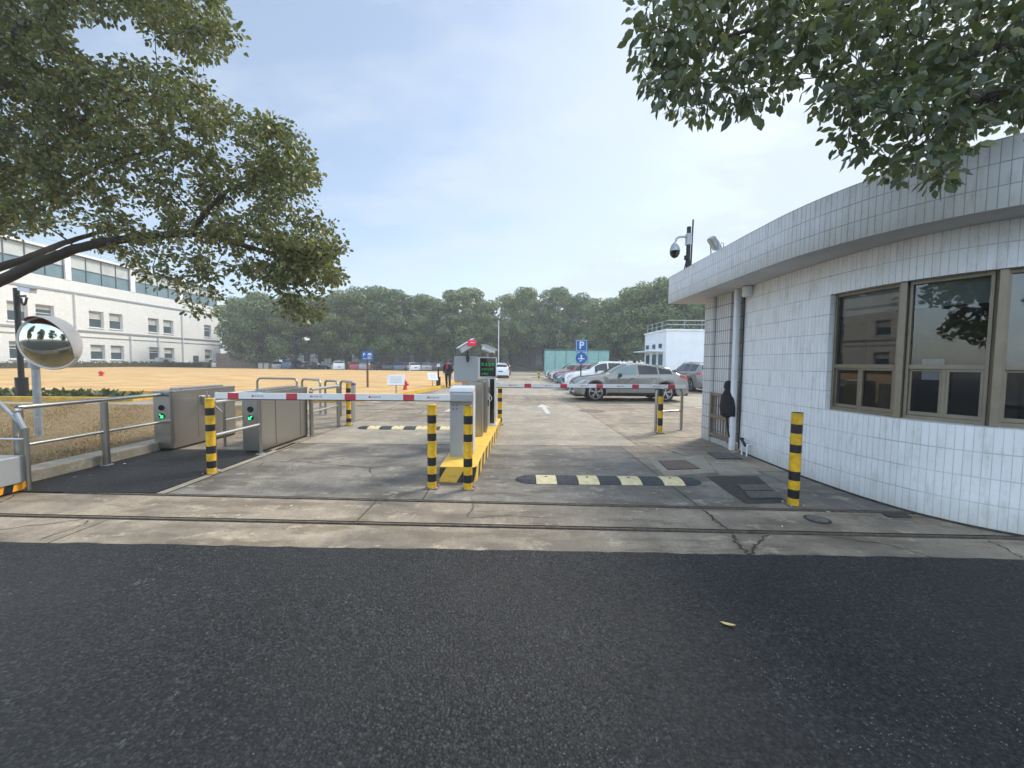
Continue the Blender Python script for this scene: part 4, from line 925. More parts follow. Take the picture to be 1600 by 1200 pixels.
# clipped hedge along the building and along the far edge of the lawn
def hedge(name, x0, x1, y0, y1, h, n, label, zb=0.):
    t_ = thing(name, ((x0+x1)/2, (y0+y1)/2, zb), label, 'hedge'); hx, hy = (x1-x0)/2, (y1-y0)/2
    b = MB(); b.box(-hx+.1, hx-.1, -hy+.1, hy-.1, 0, h-.12); b.build('stems', 'hedge_leaf', t_)
    P = np.stack([rng.uniform(-hx, hx, n), rng.uniform(-hy, hy, n), h*rng.random(n)**.45], 1)
    D = rng.normal(0, 1, (n, 3)); D[:, 2] += .4; leaf_mesh(P, D, rng.uniform(.12, .3, n), 'foliage', 'bush_leaf', t_, 1.3)
hedge('hedge', -57.6, -56.6, 20, 79, 1.15, 5200, 'low dark clipped hedge along the foot of the tiled building')
hedge('hedge', -30, -14.5, 14.4, 15.5, .13, 2200, 'low green border planting between two yellow kerbs', .08)
hedge('hedge', -4, 9.5, 77.0, 78.4, 1.0, 1500, 'low dark hedge across the far end of the driveway')
# wooden fence
t_ = thing('wooden_fence', (-44, 66, 0), 'brown wooden board fence next to the tiled building', 'fence')
xa, xb = at(338, 570, 66).x+44, at(400, 570, 66).x+44
for i in range(4):
    b = MB(); w_ = (xb-xa)/4; n = 9
    for k in range(n): q0 = xa+i*w_+k*w_/n; b.box(q0+.02, q0+w_/n-.02, -.03+random.uniform(-.01, .01), .03, .1, 2.72)
    b.build('board_panel', 'wood_fence', t_)
for i in range(5):
    b = MB(); q = xa+i*(xb-xa)/4; b.box(q-.07, q+.07, .03, .15, 0, 2.75); b.build('post', 'wood_fence', t_)

# ================================================================== RIGHT ANNEX, GREEN SCREEN, FACTORY
t_ = thing('annex', (16.1, 41, 0), 'plain white flat roofed annex with a roof railing', 'building')
b = MB(); b.box(0, 22, 0, 6.6, 0, 5.05); b.build('wall', 'white_paint', t_)
b = MB(); b.box(-.12, 22.1, -.12, 6.7, 5.05, 5.22); b.build('roof', 'white_paint', t_)
b = MB()
for k in range(13): b.tube([(.15+k*1.8, .2, 5.22), (.15+k*1.8, .2, 6.15)], .035, 5)
for k in range(5): b.tube([(.15, .2+k*1.5, 5.22), (.15, .2+k*1.5, 6.15)], .035, 5)
for z in (5.7, 6.15): b.tube([(22, .2, z), (.15, .2, z), (.15, 6.2, z)], .035, 5)
b.build('railing', 'galvanised', t_)
for y in (.9, 2.8, 4.9):
    b = MB(); b.box(-.06, .0, y, y+1.1, .1, 2.6); f = b.build('door', 'factory_dark', t_); b = MB(); b.box(-.09, -.06, y+.12, y+.98, .2, 2.5); b.build('pane', 'building_glass', f)
    b = MB(); b.box(-1.5, -.0, y-.2, y+1.3, 2.9, 3.02); b.build('canopy', 'white_plain', t_)
    b = MB(); b.box(-.22, -.0, y+.3, y+.7, 3.3, 3.75); b.build('wall_lamp', 'factory_dark', t_)
t_ = thing('green_screen_fence', (8.6, 52.5, 0), 'pale green sheet fence behind the parked cars', 'fence')
for i in range(6):
    x0 = -4.3+i*1.45; b = MB()
    for k in range(11): z = .25+k*.27; b.box(x0+.03, x0+1.42, -.03-.015*(k % 2), .03, z, z+.255)
    b.build('panel', 'green_sheet', t_)
for i in range(7):
    b = MB(); x0 = -4.33+i*1.45; b.box(x0, x0+.06, -.08, .10, 0, 3.4); b.build('post', 'green_sheet_dark', t_)
b = MB(); b.box(-4.3, 4.4, -.10, .10, 3.25, 3.40); b.build('top_rail', 'green_sheet_dark', t_)
t_ = thing('factory', (-14, 100, 0), 'grey factory block half hidden behind the row of trees', 'building')
b = MB(); b.box(-36, 36, 0, 20, 0, 11.8); b.build('wall', 'factory_wall', t_)
for k in range(18):
    for z0 in (1.6, 6.6):
        b = MB(); b.box(-34.5+k*3.9, -31.6+k*3.9, -.08, .0, z0, z0+2.7); f = b.build('window', 'factory_dark', t_)
for z0 in (4.8, 10.2):
    b = MB(); b.box(-36, 36, -.3, 0, z0, z0+.35); b.build('ledge', 'factory_wall', t_)
t_ = thing('shed', (2.3, 88, 0), 'dark gateway building at the end of the driveway', 'building')
b = MB(); b.box(-4.5, 4.5, 0, 6, 0, 4.6); b.build('wall', 'factory_wall', t_); b = MB(); b.box(-3, 3, -.06, 0, .2, 3.4); b.build('door', 'factory_dark', t_)
b = MB(); b.box(-5, 5, -.5, 6.2, 4.6, 4.9); b.build('roof', 'factory_dark', t_)
t_ = thing('white_house', (-47, 96, 0), 'pale house glimpsed between the trunks behind the parked cars', 'building')
b = MB(); b.box(-9, 9, 0, 8, 0, 6.2); b.build('wall', 'white_paint', t_); b = MB(); b.box(-9.4, 9.4, -.4, 8.4, 6.2, 6.6); b.build('roof', 'factory_dark', t_)
for k in range(5): b = MB(); b.box(-7.5+k*3.4, -6+k*3.4, -.07, 0, 1.5, 3.4); b.build('window', 'factory_dark', t_)
# railings in front of the factory
t_ = thing('railing_fence', (-20, 80, 0), 'dark vertical bar fence running behind the far parked cars', 'fence')
b = MB()
for k in range(150): x0 = -24+k*.28; b.box(x0, x0+.04, 0, .04, .2, 2.4)
b.build('bars', 'factory_dark', t_)
b = MB()
for z in (.25, 2.2): b.box(-24, 18, .04, .08, z, z+.08)
b.build('rail', 'factory_dark', t_)

#@@OBJECTS
# ================================================================== BOLLARDS
def bollard(px_, py, label, group, first='y', h=1.03, cap=False):
    p = G(px_, py); t_ = thing('bollard', (p.x, p.y, 0), label, 'bollard', group)
    seq = ([.12, .10, .12, .09, .20, .10, .10, .095, .075] if first == 'y' else [.17, .17, .15, .17, .17, .17])
    b = MB(); z = h; n = 20; prof = [(.050, h)]; c_ = 0 if first == 'y' else 1
    tot = sum(seq)
    for s in seq:
        z1 = z-(h-.008)*s/tot; b2 = MB(); o = len(b.v)
        for zz_ in (z, z1):
            for k in range(n): a = 2*PI*k/n; b.v.append((.055*math.cos(a), .055*math.sin(a), zz_))
        for k in range(n): b.f.append((o+k, o+n+k, o+n+(k+1) % n, o+(k+1) % n)); b.m.append(c_)
        z = z1; c_ = 1-c_
    o = len(b.v)
    for r_, zz_ in ((.055, h), (.051, h+.006), (.0, h+.008)):
        for k in range(n): a = 2*PI*k/n; b.v.append((r_*math.cos(a), r_*math.sin(a), zz_))
    for i in range(2):
        for k in range(n): b.f.append((o+i*n+k, o+i*n+(k+1) % n, o+(i+1)*n+(k+1) % n, o+(i+1)*n+k)); b.m.append(1 if cap else (0 if first == 'y' else 1))
    b.build('post', ['bollard_yellow', 'bollard_black'], t_, smooth=True, fix=False)
    b = MB(); b.prism(rrect(-.085, .085, -.085, .085, .02), .0, .009); b.build('base_plate', 'bollard_black' if first != 'y' else 'rusty_cover', t_)
    for sx in (-1, 1):
        for sy in (-1, 1):
            b = MB(); b.lathe([(.010, .009), (.010, .024), (.004, .028)], 8, origin=(sx*.068, sy*.068, 0)); b.build('bolt', 'galvanised', t_)
    return t_
gB = 'black and yellow striped bollards at the gate'
bollard(331, 740, 'striped bollard at the near end of the walkway railing', gB)
bollard(675, 762, 'striped bollard at the island tip, the one on the grass side', gB)
bollard(731, 764, 'striped bollard in front of the grey barrier machine at the island tip', gB, cap=True)
bollard(1239, 789, 'tall striped bollard standing by the drain grate near the curved white wall', gB, cap=True)
bollard(545, 665, 'striped bollard beyond the turnstiles at the end of the short steel railing', gB)
bollard(781, 664, 'striped bollard at the far end of the yellow island', gB)
bollard(1031, 677, 'bollard with a black top in front of the steel hoop by the guardhouse', gB, 'b', 1.0)

# ================================================================== STEEL RAILINGS
def rail_tubes(b, pts, r): b.tube(crom(pts, 5) if len(pts) > 2 else pts, r, 10)
t_ = thing('railing', (KX+.08, 5.8, 0), 'long brushed steel railing along the dry grass bed', 'railing')
for y in (-1.15, -.16, 1.10):
    b = MB(); b.prism([(.045*math.cos(2*PI*k/12), y+.045*math.sin(2*PI*k/12)) for k in range(12)], .0, .93); b.build('post', 'brushed_steel', t_, smooth=True)
    b = MB(); b.tube([(0, y, 0), (0, y, .012)], .075, 14); b.build('flange', 'galvanised', t_)
b = MB(); b.tube(crom([(0, -1.15, .90), (0, -1.12, .955), (0, -1.06, .965), (0, 0, .965), (0, 1.04, .965), (0, 1.10, .955), (0, 1.11, .90)], 3), .030, 10); b.build('top_rail', 'polished_steel', t_, smooth=True)
b = MB(); b.tube([(0, -1.15, .50), (0, 1.10, .50)], .023, 10); b.build('mid_rail', 'polished_steel', t_, smooth=True)
t_ = thing('railing', (-4.16, 5.4, 0), 'steel railing between the near striped bollard and the turnstile cabinet', 'railing')
for y in (.0, 1.0):
    b = MB(); b.tube([(0, y, 0), (0, y, .93)], .034, 12); b.build('post', 'brushed_steel', t_, smooth=True)
    b = MB(); b.tube([(0, y, 0), (0, y, .012)], .07, 14); b.build('flange', 'galvanised', t_)
b = MB(); b.tube(crom([(0, .0, .90), (0, .02, .955), (0, .08, .965), (0, .9, .965), (0, .98, .955), (0, 1.0, .90)], 3), .030, 10); b.build('top_rail', 'polished_steel', t_, smooth=True)
b = MB(); b.tube([(0, .0, .50), (0, 1.0, .50)], .023, 10); b.build('mid_rail', 'polished_steel', t_, smooth=True)
t_ = thing('railing', (-4.14, 8.02, 0), 'short steel railing running on behind the turnstile cabinet', 'railing')
for y in (.0, 1.25):
    b = MB(); b.tube([(0, y, 0), (0, y, .93)], .040, 12); b.build('post', 'brushed_steel', t_, smooth=True)
b = MB(); b.tube(crom([(0, .0, .90), (0, .03, .955), (0, .1, .965), (0, 1.15, .965), (0, 1.27, .965)], 3), .032, 10); b.build('top_rail', 'polished_steel', t_, smooth=True)
b = MB(); b.tube([(0, .0, .50), (0, 1.25, .50)], .023, 10); b.build('mid_rail', 'polished_steel', t_, smooth=True)
t_ = thing('railing', (-5.15, 6.95, 0), 'slim steel guide railing in the middle of the pedestrian passage', 'railing')
for y in (.0, 1.35):
    b = MB(); b.tube([(0, y, 0), (0, y, .93)], .022, 10); b.build('post', 'brushed_steel', t_, smooth=True)
b = MB(); b.tube([(0, 0, .95), (0, 1.37, .95)], .024, 10); b.build('top_rail', 'polished_steel', t_, smooth=True)
b = MB(); b.tube([(0, 0, .48), (0, 1.35, .48)], .018, 10); b.build('mid_rail', 'polished_steel', t_, smooth=True)
def hoop(a, c_, label, h=1.0, r=.032, low=.45, grp='steel hoop barriers', mat='brushed_steel', cat='barrier'):
    a = Vector((*a, 0)); c_ = Vector((*c_, 0)); d = (c_-a); l = d.length; t_ = thing('hoop_barrier', a, label, cat, grp, math.atan2(d.y, d.x))
    b = MB(); b.tube([(0, 0, 0), (0, 0, h-.12)]+[(.12-.12*math.cos(R(q)), 0, h-.12+.12*math.sin(R(q))) for q in (22, 45, 68, 90)]+[(l-.12+.12*math.sin(R(q)), 0, h-.12+.12*math.cos(R(q))) for q in (0, 22, 45, 68, 90)]+[(l, 0, 0)], r, 10); b.build('hoop', mat, t_, smooth=True)
    if low: b = MB(); b.tube([(0, 0, low), (l, 0, low)], r*.7, 8); b.build('cross_rail', mat, t_, smooth=True)
    for x0 in (0, l): b = MB(); b.tube([(x0, 0, 0), (x0, 0, .012)], .07, 12); b.build('flange', 'galvanised', t_)
    return t_
def gp(px_, Y): return (at(px_, 600, Y).x, Y)
hoop(gp(402, 12.3), gp(464, 12.1), 'widest steel hoop barrier by the lawn kerb, above the left turnstile', low=None)
hoop(gp(472, 12.0), gp(500, 11.4), 'narrower steel hoop barrier next to the widest one', low=None)
hoop(gp(508, 11.2), gp(527, 10.7), 'third steel hoop barrier from the lawn, behind the short railing', low=None)
hoop(gp(532, 10.9), gp(552, 10.4), 'steel hoop barrier right behind the striped bollard', low=None)
hoop((3.30, 8.88), (4.0, 9.15), 'steel hoop barrier with a cross rail beside the guardhouse pier', grp=None, low=.46)
t_ = thing('steel_post', (-4.13, 10.1, 0), 'stout stainless post with purple cap beside a striped bollard', 'post')
b = MB(); b.tube([(0, 0, 0), (0, 0, .93)], .075, 16); b.build('post', 'polished_steel', t_, smooth=True)
M('purple_cap', (.16, .09, .30), .4); b = MB(); b.lathe([(.078, .93), (.078, .985), (.06, 1.0)], 16); b.build('cap', 'purple_cap', t_)

# ================================================================== TURNSTILES
def turnstile(x0, x1, y0, y1, side, label):
    t_ = thing('turnstile', ((x0+x1)/2, y0, 0), label, 'turnstile', 'stainless tripod turnstile cabinets'); hw = (x1-x0)/2; L_ = y1-y0; H = 1.04
    b = MB(); b.prism(rrect(-hw, hw, .0, L_, .02, 2), .04, H-.05); b.build('cabinet', 'brushed_steel', t_, bevel=.004)
    b = MB(); b.prism(rrect(-hw-.008, hw+.008, -.02, L_+.01, .03, 2), H-.049, H-.015); b.prism(rrect(-hw+.05, hw-.05, .25, L_-.25, .03, 2), H-.014, H+.02); b.build('lid', 'brushed_steel', t_, bevel=.006)
    b = MB(); b.box(-hw+.02, hw-.02, .02, L_-.02, 0, .04); b.build('plinth', 'black_paint', t_)
    b = MB(); b.box(-hw+.01, hw-.01, -.014, -.001, .06, H-.06); f = b.build('front_panel', 'brushed_steel', t_, bevel=.003)
    for z in (.74, .60):
        b = MB(); b.lathe([(.048, -.026), (.048, -.015)], 20, origin=(0, 0, z), axis='y'); b.build('indicator', 'glass_black', f)
    s = side; b = MB()     # lit green arrow pointing down towards the lane
    A = Vector((-.028*s, -.029, .628)); Bp = Vector((.026*s, -.029, .574)); d = (Bp-A).normalized(); n_ = Vector((d.z, 0, -d.x))
    def strip(p, q, w_):
        dd = (q-p).normalized(); nn = Vector((dd.z, 0, -dd.x))*w_; b.add([p+nn, q+nn, q-nn, p-nn], [(0, 1, 2, 3)])
    strip(A, Bp, .007); strip(Bp+Vector((0, -.001, 0)), Bp+Vector((-.040*s, -.001, .0)), .006); strip(Bp+Vector((0, -.001, 0)), Bp+Vector((0, -.001, .040)), .006); b.build('arrow_light', 'green_led', f, fix=False)
    xs_ = hw if side > 0 else -hw      # side facing the passage
    b = MB(); sg = 1 if side > 0 else -1
    b.box(min(xs_, xs_+sg*.004), max(xs_, xs_+sg*.004), .04, .50, .12, H-.12); b.box(min(xs_, xs_+sg*.004), max(xs_, xs_+sg*.004), .56, L_-.06, .12, H-.12); b.build('side_panel', 'brushed_steel', t_)
    b = MB(); xo = -xs_
    for y_ in (.42, L_-.30): b.box(min(xo, xo-sg*.003), max(xo, xo-sg*.003), y_, y_+.008, .08, H-.09)
    b.build('seam', 'black_paint', t_)
    c0 = Vector((xs_+sg*.05, .72, .82)); b = MB(); b.obox(c0-Vector((sg*.02, 0, 0)), (.03, 0, 0), (0, .07, 0), (0, 0, .07)); b.build('hub', 'polished_steel', t_, bevel=.01)
    for dv in ((.44*sg, -.10, .04), (.16*sg, -.20, -.34), (.16*sg, .24, -.34)):
        b = MB(); b.tube([c0, c0+Vector(dv)], .016, 10); b.build('arm', 'polished_steel', t_, smooth=True)
    return t_
turnstile(-6.07, -5.77, 6.58, 8.12, 1, 'steel turnstile cabinet standing against the long railing by the grass')
turnstile(-4.50, -4.20, 6.48, 8.0, -1, 'steel turnstile cabinet standing beside the vehicle lane')

# ================================================================== ISLAND AND BARRIERS
t_ = thing('traffic_island', (-.66, 7.2, 0), 'long yellow topped concrete island with black and yellow hazard sides', 'traffic island')
out_ = [(-.93, 4.99), (-.60, 4.97)]+[(-.55+.10*math.sin(R(a)), 5.07-.10*math.cos(R(a))) for a in (20, 45, 70, 90)]+[(-.42, 5.9), (-.33, 7.56), (-.265, 9.42), (-.93, 9.42)]
out_ = [(x+.66, y-7.2) for x, y in out_]
b = MB(); b.prism(out_, -.01, .19); b.build('body', 'hazard_stripe', t_)
b = MB(); b.prism([(x*1.004, y*1.001) for x, y in out_], .1903, .203); b.build('top', 'island_yellow', t_, bevel=.006)
def arm(t_, x0, x1, y, z, label_gap, tip=None, drop=0.0):
    b = MB(); hz, hy = .042, .022; sgn = 1 if x1 > x0 else -1
    L_ = abs(x1-x0); u = 0; segs = []
    pat = [(.30, 0), (.20, 2), (.16, 0), (.155, 1)]; i = 0
    while u < L_-.001:
        w_, mi = pat[i % 4]; w_ = min(w_, L_-u); segs.append((u, u+w_, mi)); u += w_; i += 1
    for a, c_, mi in segs:
        xa_, xb_ = x0+sgn*a, x0+sgn*c_
        if xa_ > xb_: xa_, xb_ = xb_, xa_
        v = [(xx, yy, zz_) for xx in (xa_, xb_) for yy, zz_ in ((y-hy, z-hz), (y-hy, z+hz), (y+hy, z+hz), (y+hy, z-hz))]
        v = [(xx, yy, zz_-drop*abs(xx-x0)/L_) for xx, yy, zz_ in v]
        m0 = 1 if mi == 1 else 0
        b.add(v, [(0, 4, 5, 1)], m0); b.f += [tuple(len(b.v)-8+q for q in f) for f in ((1, 5, 6, 2), (2, 6, 7, 3), (3, 7, 4, 0))]; b.m += [0, m0, 0]
        if mi == 2:      # faint printed marks between the red bands
            for q in range(7):
                w1 = .014 if q % 3 else .02; xq_ = xa_+.02+q*.024
                hh = .010 if q % 2 else .013; zc = z-drop*abs(xq_-x0)/L_
                for yy in (y-hy-.001,):
                    b.add([(xq_, yy, zc-hh), (xq_+w1, yy, zc-hh), (xq_+w1, yy, zc+hh), (xq_, yy, zc+hh)], [(0, 1, 2, 3)], 2 if q > 1 else 1)
    e = b.v
    xe = x1; b.add([(xe, y-hy, z-hz-drop), (xe, y-hy, z+hz-drop), (xe, y+hy, z+hz-drop), (xe, y+hy, z-hz-drop)], [(0, 1, 2, 3)], 0)
    o = b.build('arm', ['arm_white', 'arm_red', 'arm_grey'], t_, fix=False)
    b = MB(); v = min(x0, x1), max(x0, x1)
    if drop == 0: b.box(v[0], v[1], y-.020, y+.02, z-hz-.012, z-hz-.001); b.build('rubber_edge', 'black_paint', o)
    return o
t_ = thing('barrier_gate', (-.72, 5.75, .203), 'grey barrier machine with its white and red arm closed across the left lane', 'barrier', 'barrier gates on the island')
b = MB(); b.prism(rrect(-.16, .16, -.24, .14, .015, 2), 0, .93); b.build('cabinet', 'grey_cabinet', t_, bevel=.004)
b = MB(); hz_ = [(-.165, -.245, .932), (.165, -.245, .932), (.165, .15, .932), (-.165, .15, .932), (-.165, -.20, .985), (.165, -.20, .985), (.165, .15, 1.0), (-.165, .15, 1.0)]
b.add(hz_, [(0, 3, 2, 1), (4, 5, 6, 7), (0, 1, 5, 4), (1, 2, 6, 5), (2, 3, 7, 6), (3, 0, 4, 7)]); b.build('lid', 'grey_light', t_, bevel=.006)
b = MB(); b.box(.162, .170, -.20, .12, .05, .92); b.build('door', 'grey_light', t_)
b = MB()
for k in range(6): b.box(.02, .12, -.2425, -.2405, .08+k*.018, .088+k*.018)
b.build('vent', 'grey_light', t_)
b = MB()
for sx in (-.11, -.06):
    for z in (.74, .69): b.lathe([(.009, -.246), (.009, -.24)], 8, origin=(sx, 0, z), axis='y')
b.build('bolts', 'black_paint', t_)
b = MB(); b.lathe([(.035, -.27), (.04, -.24)], 14, origin=(.10, 0, .42), axis='y'); b.build('lock', 'cream', t_)
arm(t_, .02, -3.42, -.31, .855, 0)
b = MB(); b.obox((.02, -.29, .855), (.16, 0, 0), (0, .045, 0), (0, 0, .052)); b.build('arm_clamp', 'grey_cabinet', t_, bevel=.006)
t_ = thing('barrier_gate', (-.50, 9.05, .203), 'grey barrier machine at the island end, arm closed across the right lane', 'barrier', 'barrier gates on the island')
b = MB(); b.prism(rrect(-.15, .15, -.14, .2, .015, 2), 0, .93); b.build('cabinet', 'grey_light', t_, bevel=.004)
b = MB(); b.prism(rrect(-.155, .155, -.145, .21, .015, 2), .932, .985); b.build('lid', 'white_plain', t_, bevel=.006)
arm(t_, .12, 4.45, -.19, .84, 0)
b = MB(); b.obox((.10, -.175, .84), (.12, 0, 0), (0, .035, 0), (0, 0, .052)); b.build('arm_clamp', 'grey_cabinet', t_, bevel=.006)
t_ = thing('arm_rest_post', (-4.22, 5.47, 0), 'slim black fork post catching the tip of the long barrier arm', 'post')
b = MB(); b.tube([(0, 0, 0), (0, 0, .94)], .022, 10); b.build('post', 'pole_black', t_)
b = MB(); b.tube([(0, .09, 1.10), (0, .06, .97), (0, 0, .93), (0, -.07, .97), (0, -.10, 1.12)], .014, 8); b.build('fork', 'polished_steel', t_)
# display totems
t_ = thing('display_totem', (-.83, 7.05, .203), 'grey display board seen from behind, above the barrier machine', 'display', 'display totems on the island')
b = MB(); b.prism(rrect(-.08, .30, .0, .24, .02, 2), 0, .98); b.build('column', 'brushed_steel', t_, bevel=.004)
b = MB(); pr = rrect(-.215, .215, 1.0, 1.455, .035, 4); b.add([(x, -.04, z) for x, z in pr]+[(x, .07, z) for x, z in pr], [tuple(range(len(pr))), tuple(range(len(pr), 2*len(pr)))[::-1]]+[(i, (i+1) % len(pr), len(pr)+(i+1) % len(pr), len(pr)+i) for i in range(len(pr))]); b.build('board', 'grey_cabinet', t_, bevel=.008)
b = MB(); b.box(-.2, .04, -.05, .12, .985, 1.0); b.build('shelf', 'hazard_orange', t_)
t_ = thing('service_cabinet', (-.62, 7.68, .203), 'narrow stainless cabinet between the two display totems', 'cabinet')
b = MB(); b.prism(rrect(-.17, .14, -.2, .22, .015, 2), 0, 1.02); b.build('body', 'brushed_steel', t_, bevel=.004)
b = MB(); b.box(.142, .150, -.16, .18, .1, .95); b.build('door', 'brushed_steel', t_, bevel=.002); b = MB(); b.box(.152, .17, -.1, -.07, .5, .62); b.build('handle', 'black_paint', t_)
t_ = thing('plate_camera', (-.82, 6.98, 1.66), 'plate camera with red lit front tilted above the grey board', 'camera', 'plate cameras above the displays')
b = MB(); b.tube([(.03, -.045, -.10), (.03, -.03, .02), (.03, .0, .09)], .022, 10); b.box(.0, .06, -.05, -.043, -.06, -.005); b.build('bracket', 'black_paint', t_)
ax = Vector((.75, .35, .50)).normalized(); ay = Vector((-.35, .93, 0)).normalized(); az = ax.cross(ay).normalized()
c_ = Vector((.0, .0, .20)); b = MB(); b.obox(c_-az*.03, ax*.15, ay*.055, az*.05); b.build('body', 'grey_light', t_, bevel=.012)
b = MB(); b.obox(c_+az*.035, ax*.175, ay*.075, az*.008); b.build('hood', 'white_plain', t_, bevel=.004)
b = MB(); b.obox((.10, -.02, .235), (.075, .02, .0), (0, .03, 0), (-.0, 0, .052)); b.build('lamp', 'lamp_red_lit', t_, bevel=.015)
b = MB(); b.box(.05, .15, -.056, -.052, .235, .25); b.build('lens', 'arm_white', t_)
t_ = thing('display_totem', (-.50, 8.45, .203), 'black screen totem with green lit characters facing the driver', 'display', 'display totems on the island')
b = MB(); b.prism(rrect(-.14, .15, -.1, .14, .015, 2), .03, 1.02); b.build('column', 'grey_light', t_, bevel=.004)
b = MB(); b.box(.03, .12, -.105, -.1005, .05, 1.0); b.build('side_panel', 'glass_black', t_)
b = MB(); b.box(-.16, .17, -.16, .16, 0, .028); b.build('base_plate', 'white_plain', t_)
b = MB()
for k in range(8): b.lathe([(.012, -.108), (.012, -.1005)], 8, origin=(-.03, 0, .25+k*.055), axis='y')
b.box(-.07, .02, -.12, -.101, .70, .82); b.build('keypad', 'black_paint', t_)
b = MB(); b.tube(crom([(.0, -.115, .70), (.07, -.13, .60), (.03, -.12, .52), (-.01, -.11, .55)], 5), .008, 6); b.build('cable_or_joint_shade', 'arm_white', t_)
b = MB(); pr = rrect(-.22, .165, 1.04, 1.46, .02, 3); b.add([(x, -.12, z) for x, z in pr]+[(x, .08, z) for x, z in pr], [tuple(range(len(pr))), tuple(range(len(pr), 2*len(pr)))[::-1]]+[(i, (i+1) % len(pr), len(pr)+(i+1) % len(pr), len(pr)+i) for i in range(len(pr))]); bd = b.build('screen_housing', 'grey_light', t_, bevel=.006)
b = MB(); b.box(-.185, .15, -.126, -.121, 1.055, 1.445); sc_ = b.build('screen', 'glass_black', bd)
b = MB()      # dot-matrix characters
glyph = {'a': ["111", "101", "111", "101"], 'b': ["010", "111", "010", "111"], 'c': ["101", "111", "001", "111"]}
for r_, (z, row_, s) in enumerate(((1.33, "abca", .017), (1.22, "bcabca", .010), (1.12, "cab", .012))):
    x0 = -.15
    for ch in row_:
        for i, ln in enumerate(glyph[ch]):
            for k, v in enumerate(ln):
                if v == '1': b.add([(x0+k*s, -.1275, z-i*s), (x0+k*s+s*.72, -.1275, z-i*s), (x0+k*s+s*.72, -.1275, z-i*s+s*.72), (x0+k*s, -.1275, z-i*s+s*.72)], [(0, 1, 2, 3)])
        x0 += s*4.3
b.build('lit_characters', 'green_led_dim', sc_, fix=False)
t_ = thing('plate_camera', (-.53, 8.42, 1.665), 'white hooded plate camera above the black screen', 'camera', 'plate cameras above the displays')
b = MB(); b.tube([(0, 0, 0), (0, 0, .09)], .02, 8); b.build('bracket', 'galvanised', t_)
ax = Vector((.80, .45, -.30)).normalized(); ay = Vector((-.49, .87, 0)).normalized(); az = ax.cross(ay).normalized(); c_ = Vector((.02, 0, .16))
b = MB(); b.obox(c_, ax*.14, ay*.06, az*.045); b.build('body', 'white_plain', t_, bevel=.01)
b = MB(); b.obox(c_+az*.055, ax*.165, ay*.085, az*.007); b.build('hood', 'white_paint', t_, bevel=.004)
for sx in (-.09, .10):
    b = MB(); b.lathe([(.042, -.06), (.045, .02)], 14, origin=(sx, 0, .06), axis='y'); b.build('lamp', 'lens_brown', t_)

# speed bumps
def speed_bump(c_, L_, wd, rz, n, label, ends=True):
    t_ = thing('speed_bump', (c_[0], c_[1], .004), label, 'speed bump', 'rubber speed bumps', rz); w_ = L_/n
    prof = [(-wd/2, 0), (-wd/2+.02, .012), (-wd*.3, .032), (-.05, .042), (.05, .042), (wd*.3, .032), (wd/2-.02, .012), (wd/2, 0)]
    for k in range(n):
        x0, x1 = -L_/2+k*w_+.004, -L_/2+(k+1)*w_-.004; b = MB(); m_ = len(prof)
        endc = k in (0, n-1)
        vs = []; st = 8 if endc else 2
        for i in range(st):
            u = i/(st-1); x = x0+(x1-x0)*u; s = 1.
            if endc and ends:
                v = u if k == 0 else 1-u; s = max(.05, math.sin(math.acos(1-min(1, v))) ) if v < 1 else 1
            vs += [(x, y*s, z*min(1, s*1.1)) for y, z in prof]
        fs = [(i*m_+q, i*m_+q+1, (i+1)*m_+q+1, (i+1)*m_+q) for i in range(st-1) for q in range(m_-1)]
        fs += [tuple(range(m_)), tuple((st-1)*m_+q for q in range(m_))[::-1]]
        b.add(vs, fs); o = b.build('segment', 'cream' if k % 2 else 'rubber', t_)
        xc = (x0+x1)/2; b = MB()
        b.tube([(xc, 0, .0405), (xc, 0, .046)], .018, 10); b.build('bolt', 'cast_iron', o)
speed_bump((1.28, 5.10), 2.46, .37, R(-.6), 9, 'black and cream speed bump across the right lane by the guardhouse')
speed_bump((-2.35, 9.05), 2.5, .37, 0, 9, 'black and cream speed bump across the left lane behind the arm')

# folding gate head at the left edge
t_ = thing('sliding_gate', (-5.62, 4.26, 0), 'end of a retractable steel gate with an orange and black striped foot', 'gate')
b = MB(); b.prism(rrect(-2.2, -.03, -.22, .22, .02, 2), .12, .43); b.build('box_panel', 'grey_cabinet', t_, bevel=.01)
M('stripe_orange', (.80, .34, .01), .5, var=.15)
b = MB(); x = -2.2; k = 0
while x < -.12:
    v = [(x+o_, yy, z) for yy in (-.235, .235) for o_, z in ((0, .03), (.085, .03), (.105, .118), (.02, .118))]; b.add(v, [(0, 1, 2, 3), (4, 7, 6, 5), (0, 4, 5, 1), (1, 5, 6, 2), (2, 6, 7, 3), (3, 7, 4, 0)], k % 2); x += .085; k += 1
y = -.2345; k = 0; xe = -.0525
while y < .15:
    b.add([(xe+.0, y, .03), (xe, y+.085, .03), (xe, y+.105, .118), (xe, y+.02, .118)], [(0, 1, 2, 3)], k % 2); y += .085; k += 1
b.build('foot_stripe', ['stripe_orange', 'bollard_black'], t_)
b = MB(); b.tube([(0.0, .22, .02), (0.0, .22, .74)], .021, 10); b.build('end_post', 'brushed_steel', t_, smooth=True)
b = MB(); b.tube([(0.0, .22, .74), (-.06, .22, .80), (-.24, .20, 1.02), (-.42, .18, 1.25)], .018, 8); b.tube([(-.02, .22, .74), (-.10, .22, .92)], .024, 8); b.build('scissor_arm', 'galvanised', t_, smooth=True)
b = MB(); b.tube([(-.03, .22, .62), (-2.2, .22, .60)], .012, 6); b.tube([(-.5, .2, .43), (-.5, .2, .9)], .016, 6); b.tube([(-.9, .2, .43), (-1.3, .2, 1.2)], .016, 6); b.build('bar', 'polished_steel', t_)
